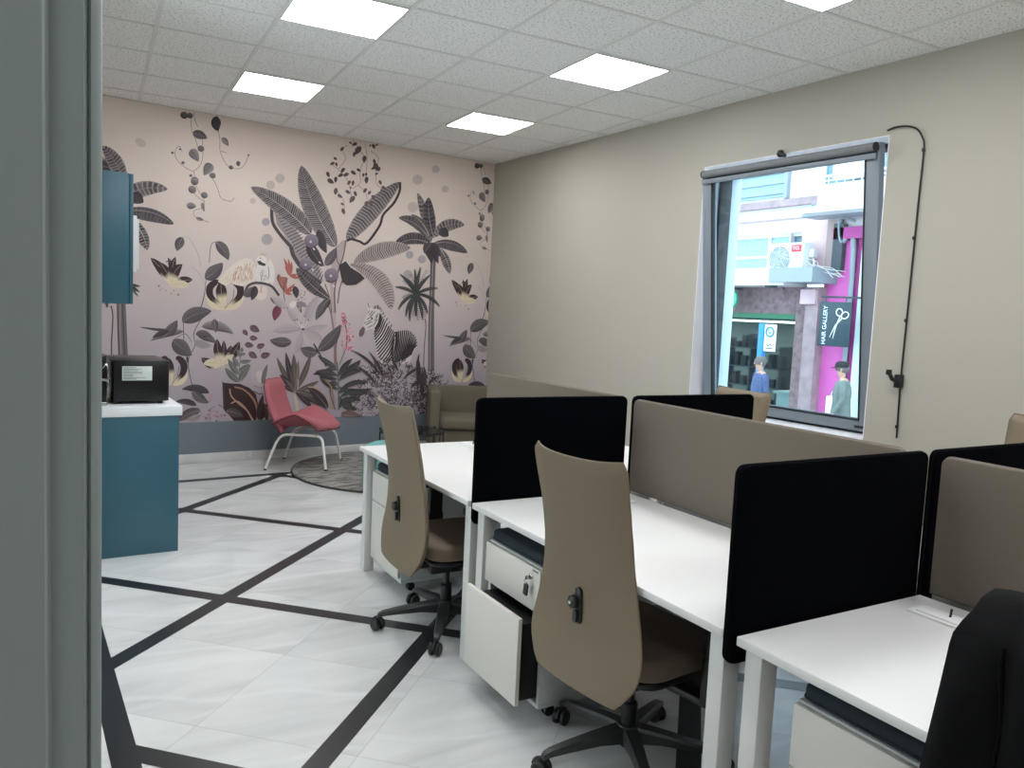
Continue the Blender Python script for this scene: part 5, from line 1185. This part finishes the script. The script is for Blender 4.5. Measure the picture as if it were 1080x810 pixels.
f = MB(); wb(5.5, py(872, 180)[0], zr+.1, zr+1.4, FX-.02, FX+.02); P(f, 'balcony_window', DKGL)
f = MB(); y0 = py(872, 180)[0]; wb(y0-.02, y0+.08, zr, zr+1.5, FX-.06, FX); wb(5.5, y0, zr+.06, zr+.12, FX-.06, FX); f.box((FX-.3, py(908, 172)[0], zr+.35), (.3, .5, .35), .02); P(f, 'balcony_frame', PLAST)
f = MB(); wb(5.0, yR, py(884, 240)[1], ZT, FX, FX+.35); P(f, 'upper_wall', PLAST)
f = MB(); ebox(f, 880, 236, 886, 286, FX-.12, .4); P(f, 'corner_pier', SHDW)
f = MB(); ebox(f, 874, 224, 882, 290, FX-.10, .3); P(f, 'corner_pier', mat('brown pier render', (168, 146, 142), .9))

ac_ = on_x(828, 273, FX-.45)
un = thing('air_conditioner', 'white outdoor air conditioner unit with round grille and red badge', 'air conditioner', (ac_.x, ac_.y, ac_.z))
W_, H_ = .82, .60
f = MB(); f.box((.14, 0, 0), (.28, W_, H_), .015); f.build('casing', mat('ivory casing', (232, 232, 228), .5), un)
f = MB(); f.lathe([(.02, -.004), (.245, -.004), (.25, .004), (.02, .004)], (-.003, .13, 0), 32, M=Euler((0, -pi/2, 0)).to_matrix().to_4x4()); fg = f.build('fan_opening', mat('fan shadow grey', (128, 140, 142), .7), un)
f = MB()
for k in range(1, 7): f.tube([(-.012, .13+.04*k*cos(q*pi/12), .04*k*sin(q*pi/12)) for q in range(24)], .006, 5, closed=True)
for k in range(8): f.tube([(-.012, .13+.03*cos(k*pi/4), .03*sin(k*pi/4)), (-.012, .13+.245*cos(k*pi/4), .245*sin(k*pi/4))], .005, 5)
f.build('fan_grille', mat('ivory grille', (214, 218, 214), .5), fg)
f = MB(); f.box((-.006, -.25, .19), (.012, .22, .13), .005); bg = f.build('badge', mat('red badge', (214, 62, 74), .5), un)
vs, fs = flat_text('TCL', .085); f = MB(); Mt = Matrix.Translation((-.014, -.25, .19)) @ Matrix(((0, 0, -1, 0), (-1, 0, 0, 0), (0, 1, 0, 0), (0, 0, 0, 1))); f.add(vs, fs, 0, Mt); f.build('badge_lettering', SIGNW, bg, smooth=0)
f = MB(); f.box((.2, -.47, .1), (.14, .10, .16), .02); f.tube(spline([(.2, -.47, .03), (.18, -.52, -.1), (.2, -.46, -.25)], 5), .02, 8); f.build('pipe_cover', PLAST, un)
for s in (-1, 1):
    f = MB(); f.bar((.0, s*.3, -H_/2-.02), (.42, s*.3, -H_/2-.02), .03, .03); f.bar((.02, s*.3, -H_/2-.03), (.42, s*.3, -H_/2-.28), .025, .025); f.build('wall_bracket', GREYPIPE, un)
wr = thing('cable_tangle', 'tangle of loose white cables above the side canopy across the street', 'cables', (FX-.4, py(866, 284)[0], py(866, 284)[1]))
f = MB(); random.seed(5)
for k in range(6):
    a = [(random.uniform(-.2, .1), .62-1.35*t+random.uniform(-.05, .05), .28-.42*t+random.uniform(-.07, .07)) for t in (0, .25, .5, .75, 1)]
    f.tube(spline(a, 5), .006, 5)
f.build('cable', mat('pale cable', (214, 210, 206), .7), wr)

# hair salon
hs_ = thing('hair_salon', 'magenta painted salon front with white shutters beside the stone piers', 'shop', (FX, 9.0, GZ))
def S(mb, name, m, par=None):
    o = mb.build(name, m, None, 30)
    for v in o.data.vertices: v.co = v.co - V((FX, 9.0, GZ))
    o.parent = par if par is not None else hs_; return o
f = MB(); y0, y1 = py(893, 330)[0], py(866.5, 330)[0]; wb(y0, y1, GZ, py(880, 254)[1], FX, FX+.3); S(f, 'magenta_panel', MAG)
f = MB(); wb(5.0, py(883, 246)[0], py(900, 252)[1], py(900, 240)[1], FX-.12, FX+.3); S(f, 'magenta_beam', MAGD)
y2 = py(899, 330)[0]; y3 = py(905, 330)[0]
f = MB(); wb(y2, y0, GZ, py(896, 252)[1], FX+.18, FX+.3); S(f, 'recess_strip', PALEW)
f = MB(); wb(y3, y2, GZ, py(902, 252)[1], FX+.02, FX+.3); S(f, 'magenta_jamb', MAGD)
f = MB(); y4 = py(911, 330)[0]; wb(y4, y3, GZ, py(906, 252)[1], FX-.05, FX+.3); S(f, 'white_pilaster', PALEW)
f = MB(); wb(5.0, y4, GZ, py(912, 252)[1], FX+.12, FX+.3)
for k in range(12): wb(y4-.12-k*.3, y4-.10-k*.3, GZ, py(912, 252)[1], FX+.09, FX+.12)
S(f, 'white_shutter', PALEW)
f = MB(); yp = py(896.5, 330)[0]; f.tube(spline([(FX-.08, py(890, 222)[0], py(890, 222)[1]), (FX-.08, py(889, 236)[0], py(889, 240)[1]), (FX-.08, py(891, 256)[0], py(891, 256)[1]), (FX-.06, yp, py(896, 262)[1]), (FX-.06, yp, GZ)], 5), .045, 10); S(f, 'drain_pipe', GREYPIPE)
f = MB(); f.box((FX-.5, py(902, 228)[0], py(902, 228)[1]+.05), (.5, 1.2, .22), .03); f.tube([(FX-.75, py(884, 220)[0], py(884, 220)[1]), (FX-.1, py(906, 232)[0], py(906, 234)[1])], .03, 8); S(f, 'air_duct', GREYPIPE)

# hanging sign, lettering reads upwards
sg = on_x(880, 342, FX-.45)
SA = atan2(_f.y, _f.x)                # the board hangs square to the street facade's corner, facing the office
ss = thing('shop_sign', 'dark teal hanging sign with white scissors and upright hair gallery lettering', 'sign', (sg.x, sg.y, sg.z), R(14))
sw, sh = .56, .80
f = MB(); f.box((0, 0, 0), (.05, sw, sh), .012); bdd = f.build('board', SIGNM, ss)
Mb = Matrix(((0, 0, -1, 0), (-1, 0, 0, 0), (0, 1, 0, 0), (0, 0, 0, 1)))      # text plane -> board plane facing -x
vs, fs = flat_text('HAIR GALLERY', .105)
f = MB(); f.add(vs, fs, 0, Matrix.Translation((-.027, .165, -.02)) @ Mb @ Matrix.Rotation(R(90), 4, 'Z')); f.build('lettering', SIGNW, bdd, smooth=0)
f = MB()
def s2(x, z): return (-.030, -x, z)
f.tube([s2(.0, -.26), s2(.045, -.02), s2(.10, .14)], [.004, .011, .010], 8); f.tube([s2(-.06, -.24), s2(.03, -.02), s2(.13, .10)], [.004, .011, .010], 8)
for cx2, cz2, rz_ in ((.085, .215, .25), (.185, .165, -.9)):
    f.tube([s2(cx2+.055*cos(k*pi/9)*cos(rz_)-.075*sin(k*pi/9)*sin(rz_)*.9, cz2+.055*cos(k*pi/9)*sin(rz_)+.075*sin(k*pi/9)*cos(rz_)*.9) for k in range(18)], .010, 6, closed=True)
f.build('scissors_emblem', SIGNW, bdd)
f = MB(); f.tube([(0, .28, sh/2+.09), (.30, -.50, sh/2+.09)], .018, 8)
for yy in (-.18, .18): f.tube([(0, yy, sh/2+.09 if yy > 0 else sh/2+.09), (0, yy, sh/2-.01)], .010, 6)
f.build('bracket_arm', SHDW, ss)

# blue post with a white plate, round green sign
bp_ = on_x(799, 420, FX-1.1)
ps = thing('parking_post', 'bright blue street post carrying a small white plate', 'street sign', (bp_.x, bp_.y, GZ))
zt_ = on_x(800, 341, FX-1.1).z-GZ
f = MB(); f.box((0, 0, zt_/2), (.10, .13, zt_), .02); f.build('post', BLUEP, ps)
f = MB(); f.box((-.02, -.20, zt_-.26), (.03, .26, .50), .012); pl = f.build('plate', SIGNW, ps)
f = MB(); f.tube([(-.038, -.20+.085*cos(k*pi/12), zt_-.15+.085*sin(k*pi/12)) for k in range(24)], .016, 8, closed=True); f.tube([(-.038, -.20-.03, zt_-.15), (-.038, -.20, zt_-.18), (-.038, -.20+.035, zt_-.11)], .010, 6); f.build('round_symbol', BLUEP, pl)
f = MB(); f.tube([(-.037, -.26, zt_-.40), (-.037, -.22, zt_-.37), (-.037, -.18, zt_-.41), (-.037, -.14, zt_-.37)], .010, 6); f.box((-.036, -.20, zt_-.45), (.006, .14, .02)); f.build('small_symbol', SHDW, pl)
gs = on_x(769, 315, FX-.5)
gn = thing('round_sign', 'round turquoise green shop sign beside the left window edge', 'sign', (gs.x, gs.y+.08, gs.z))
f = MB(); f.lathe([(.02, -.05), (.24, -.05), (.25, -.03), (.25, .03), (.24, .05), (.02, .05)], (0, 0, 0), 32, M=Euler((0, pi/2, R(20))).to_matrix().to_4x4()); f.build('disc', mat('turquoise sign', (70, 184, 150), .5), gn)
f = MB(); f.tube([(.04, 0, .22), (.5, 0, .22)], .02, 8); f.build('bracket_arm', SHDW, gn)

# ---- pedestrians
SKIN = mat('skin', (206, 160, 138), .6); HAIRG = mat('grey hair', (110, 104, 100), .9); HAIRD = mat('dark cap cloth', (48, 44, 46), .9)
def skin_body(parent, name, verts, edges, mats, root=0, sub=2, facemat=None):
    me = bpy.data.meshes.new(name); me.from_pydata([v[0] for v in verts], edges, []); o = bpy.data.objects.new(name, me); COL.objects.link(o)
    if parent: o.parent = parent
    sk = o.modifiers.new('skin', 'SKIN'); sk.use_smooth_shade = True
    for i, v in enumerate(verts):
        r_ = v[1] if isinstance(v[1], tuple) else (v[1], v[1]); me.skin_vertices[0].data[i].radius = r_; me.skin_vertices[0].data[i].use_root = (i == root)
    ss_ = o.modifiers.new('sub', 'SUBSURF'); ss_.levels = sub; ss_.render_levels = sub
    bpy.context.view_layer.update(); dg = bpy.context.evaluated_depsgraph_get()
    m2 = bpy.data.meshes.new_from_object(o.evaluated_get(dg)); o.modifiers.clear(); o.data = m2
    m2.materials.clear()
    for mm in mats: m2.materials.append(mm)
    for p in m2.polygons:
        p.use_smooth = True
        if facemat: p.material_index = facemat(p.center)
    return o
def make_person(label, loc, rz, top, trousers, hair, cap, bag):
    t = thing('person', label, 'person', loc, rz)          # faces local +x
    Vv = [((0, 0, .95), (.135, .15)), ((.005, 0, 1.12), (.125, .16)), ((.0, 0, 1.30), (.125, .18)), ((-.01, 0, 1.42), (.085, .12)), ((.015, 0, 1.50), (.052, .055)), ((.035, 0, 1.57), (.075, .070)), ((.045, 0, 1.66), (.095, .078)), ((.035, 0, 1.735), (.075, .062)),
          ((0, .095, .86), .095), ((.06, .10, .50), .062), ((-.03, .10, .09), .042), ((.12, .11, .035), .036),
          ((0, -.095, .86), .095), ((-.05, -.10, .50), .062), ((-.16, -.10, .11), .042), ((-.03, -.11, .035), .036),
          ((-.01, .20, 1.40), .066), ((-.03, .255, 1.13), .050), ((.10, .25, .93), .036), ((.14, .24, .86), .034),
          ((-.01, -.20, 1.40), .066), ((-.05, -.255, 1.13), .050), ((.05, -.26, .90), .036), ((.08, -.255, .83), .034)]
    E_ = [(0, 1), (1, 2), (2, 3), (3, 4), (4, 5), (5, 6), (6, 7), (0, 8), (8, 9), (9, 10), (10, 11), (0, 12), (12, 13), (13, 14), (14, 15), (3, 16), (16, 17), (17, 18), (18, 19), (3, 20), (20, 21), (21, 22), (22, 23)]
    def fm(c):
        if c.z > 1.465: return 0
        if c.z > .90 and not (c.z < .915 and abs(c.y) > .2 and c.x > .03): return 1
        if abs(c.y) > .19 and c.x > .02 and c.z > .7: return 0
        return 2 if c.z > .07 else 3
    b_ = skin_body(t, 'body', Vv, E_, [SKIN, top, trousers, SHDW], 0, 2, fm)
    # hands with fingers
    for (hx, hy, hz) in ((.15, .238, .835), (.09, -.254, .805)):
        hv = [((hx-.01, hy, hz+.02), .026), ((hx, hy, hz-.035), .024)]; he = [(0, 1)]
        for k in range(4):
            n0 = len(hv); hv += [((hx-.022+k*.015, hy, hz-.06), .008), ((hx-.018+k*.016, hy+.004, hz-.095-.006*(k in (1, 2))), .007), ((hx-.008+k*.016, hy+.01, hz-.115), .006)]; he += [(1, n0), (n0, n0+1), (n0+1, n0+2)]
        n0 = len(hv); hv += [((hx+.034, hy+.005, hz-.03), .009), ((hx+.046, hy+.012, hz-.062), .007)]; he += [(1, n0), (n0, n0+1)]
        skin_body(t, 'hand', hv, he, [SKIN], 0, 1)
    f = MB(); f.lathe([(.002, -.012), (.012, -.008), (.010, .006), (.004, .022)], (.138, 0, 1.645), 10); f.build('nose', SKIN, b_)
    for s in (-1, 1):
        f = MB(); f.lathe([(.002, -.028), (.014, -.02), (.016, .012), (.004, .028)], (.035, s*.080, 1.648), 10); f.build('ear', SKIN, b_)
        f = MB(); f.lathe([(.001, -.006), (.008, 0), (.001, .006)], (.128, s*.030, 1.668), 8); f.build('eye', SHDW, b_)
    f = MB(); f.box((.132, 0, 1.598), (.012, .045, .008), .003); f.build('mouth', mat('lips', (168, 100, 92), .6), b_)
    f = MB(); hp = [(.001, .118), (.05, .108), (.086, .07), (.098, .02), (.094, -.03), (.080, -.06)]
    f.lathe(hp[::-1], (0, 0, 0), 24, M=Matrix.Translation((.026, 0, 1.668)) @ Matrix.Rotation(R(-14), 4, 'Y') @ Matrix.Diagonal((1.12, .92, 1.0, 1)))
    f.build('hair', hair, b_)
    if cap:
        f = MB(); f.lathe([(.104, .0), (.106, .03), (.09, .075), (.05, .10), (.001, .106)], (0, 0, 0), 24, M=Matrix.Translation((.035, 0, 1.690)) @ Matrix.Diagonal((1.12, .95, 1, 1)))
        f.prism([(.08+.10*cos(a)*.9, .085*sin(a)) for a in [-pi/2+k*pi/10 for k in range(11)]], 0, .012, M=Matrix.Translation((.05, 0, 1.690)) @ Matrix.Rotation(R(10), 4, 'Y')); f.build('cap', HAIRD, b_)
    # jacket body and hem following the torso
    prof = [(1.44, .10, .13), (1.38, .125, .20), (1.25, .150, .205), (1.05, .150, .190), (.90, .160, .185), (.78, .172, .195), (.765, .165, .188)]
    n = 28; vs = []; fs = []
    for z, rx, ry in prof:
        for k in range(n):
            a = 2*pi*k/n; vs.append((rx*cos(a)+.006*sin(5*a+z*9), ry*sin(a), z+.006*sin(3*a)))
    for i in range(len(prof)-1):
        for k in range(n): fs.append((i*n+k, i*n+(k+1) % n, (i+1)*n+(k+1) % n, (i+1)*n+k))
    f = MB(); f.add(vs, fs); f.build('jacket', top, b_, smooth=70)
    return t
pA = on_x(803, 389, FX-1.45)
make_person('person in a checked blue jacket walking past the shop behind the blue post', (pA.x, pA.y, GZ), R(150), mat('blue checked jacket', (76, 90, 128), .9, noise=(24, .6)), mat('grey trousers', (150, 152, 160), .9), HAIRG, False, False)
pB = on_x(891, 381, FX-1.0)
make_person('person in dark cap and grey green jacket, carrying a white bag past the magenta panel', (pB.x, pB.y, GZ), R(120), mat('grey green jacket', (112, 122, 118), .9, noise=(9, .25)), mat('charcoal trousers', (74, 78, 84), .9), HAIRG, True, True)
bgp = on_x(879.5, 429, FX-1.02)
bg = thing('carrier_bag', 'white carrier bag carried by the capped pedestrian', 'bag', (bgp.x, bgp.y, bgp.z-.14))
f = MB(); f.box((0, 0, .16), (.14, .26, .32), .03, seg=3); f.build('bag_body', SIGNW, bg)
f = MB(); f.tube(spline([(0, -.08, .31), (0, -.05, .40), (0, .05, .40), (0, .08, .31)], 5), .008, 6); f.build('handle', SIGNW, bg)

# ------------------------------------------------------------------ light and view
wd = bpy.data.worlds.new('overcast sky'); scene.world = wd; wd.use_nodes = True
bgn = wd.node_tree.nodes['Background']; bgn.inputs['Color'].default_value = (.80, .92, 1.0, 1); bgn.inputs['Strength'].default_value = 4.6
vs_ = scene.view_settings; vs_.view_transform = 'Standard'; vs_.look = 'None'; vs_.exposure = 0.0; vs_.gamma = 1.0; vs_.use_curve_mapping = False
try:
    scene.cycles.use_denoising = True; scene.cycles.max_bounces = 8; scene.cycles.diffuse_bounces = 4; scene.cycles.sample_clamp_indirect = 6
    scene.cycles.use_adaptive_sampling = True
except Exception: pass
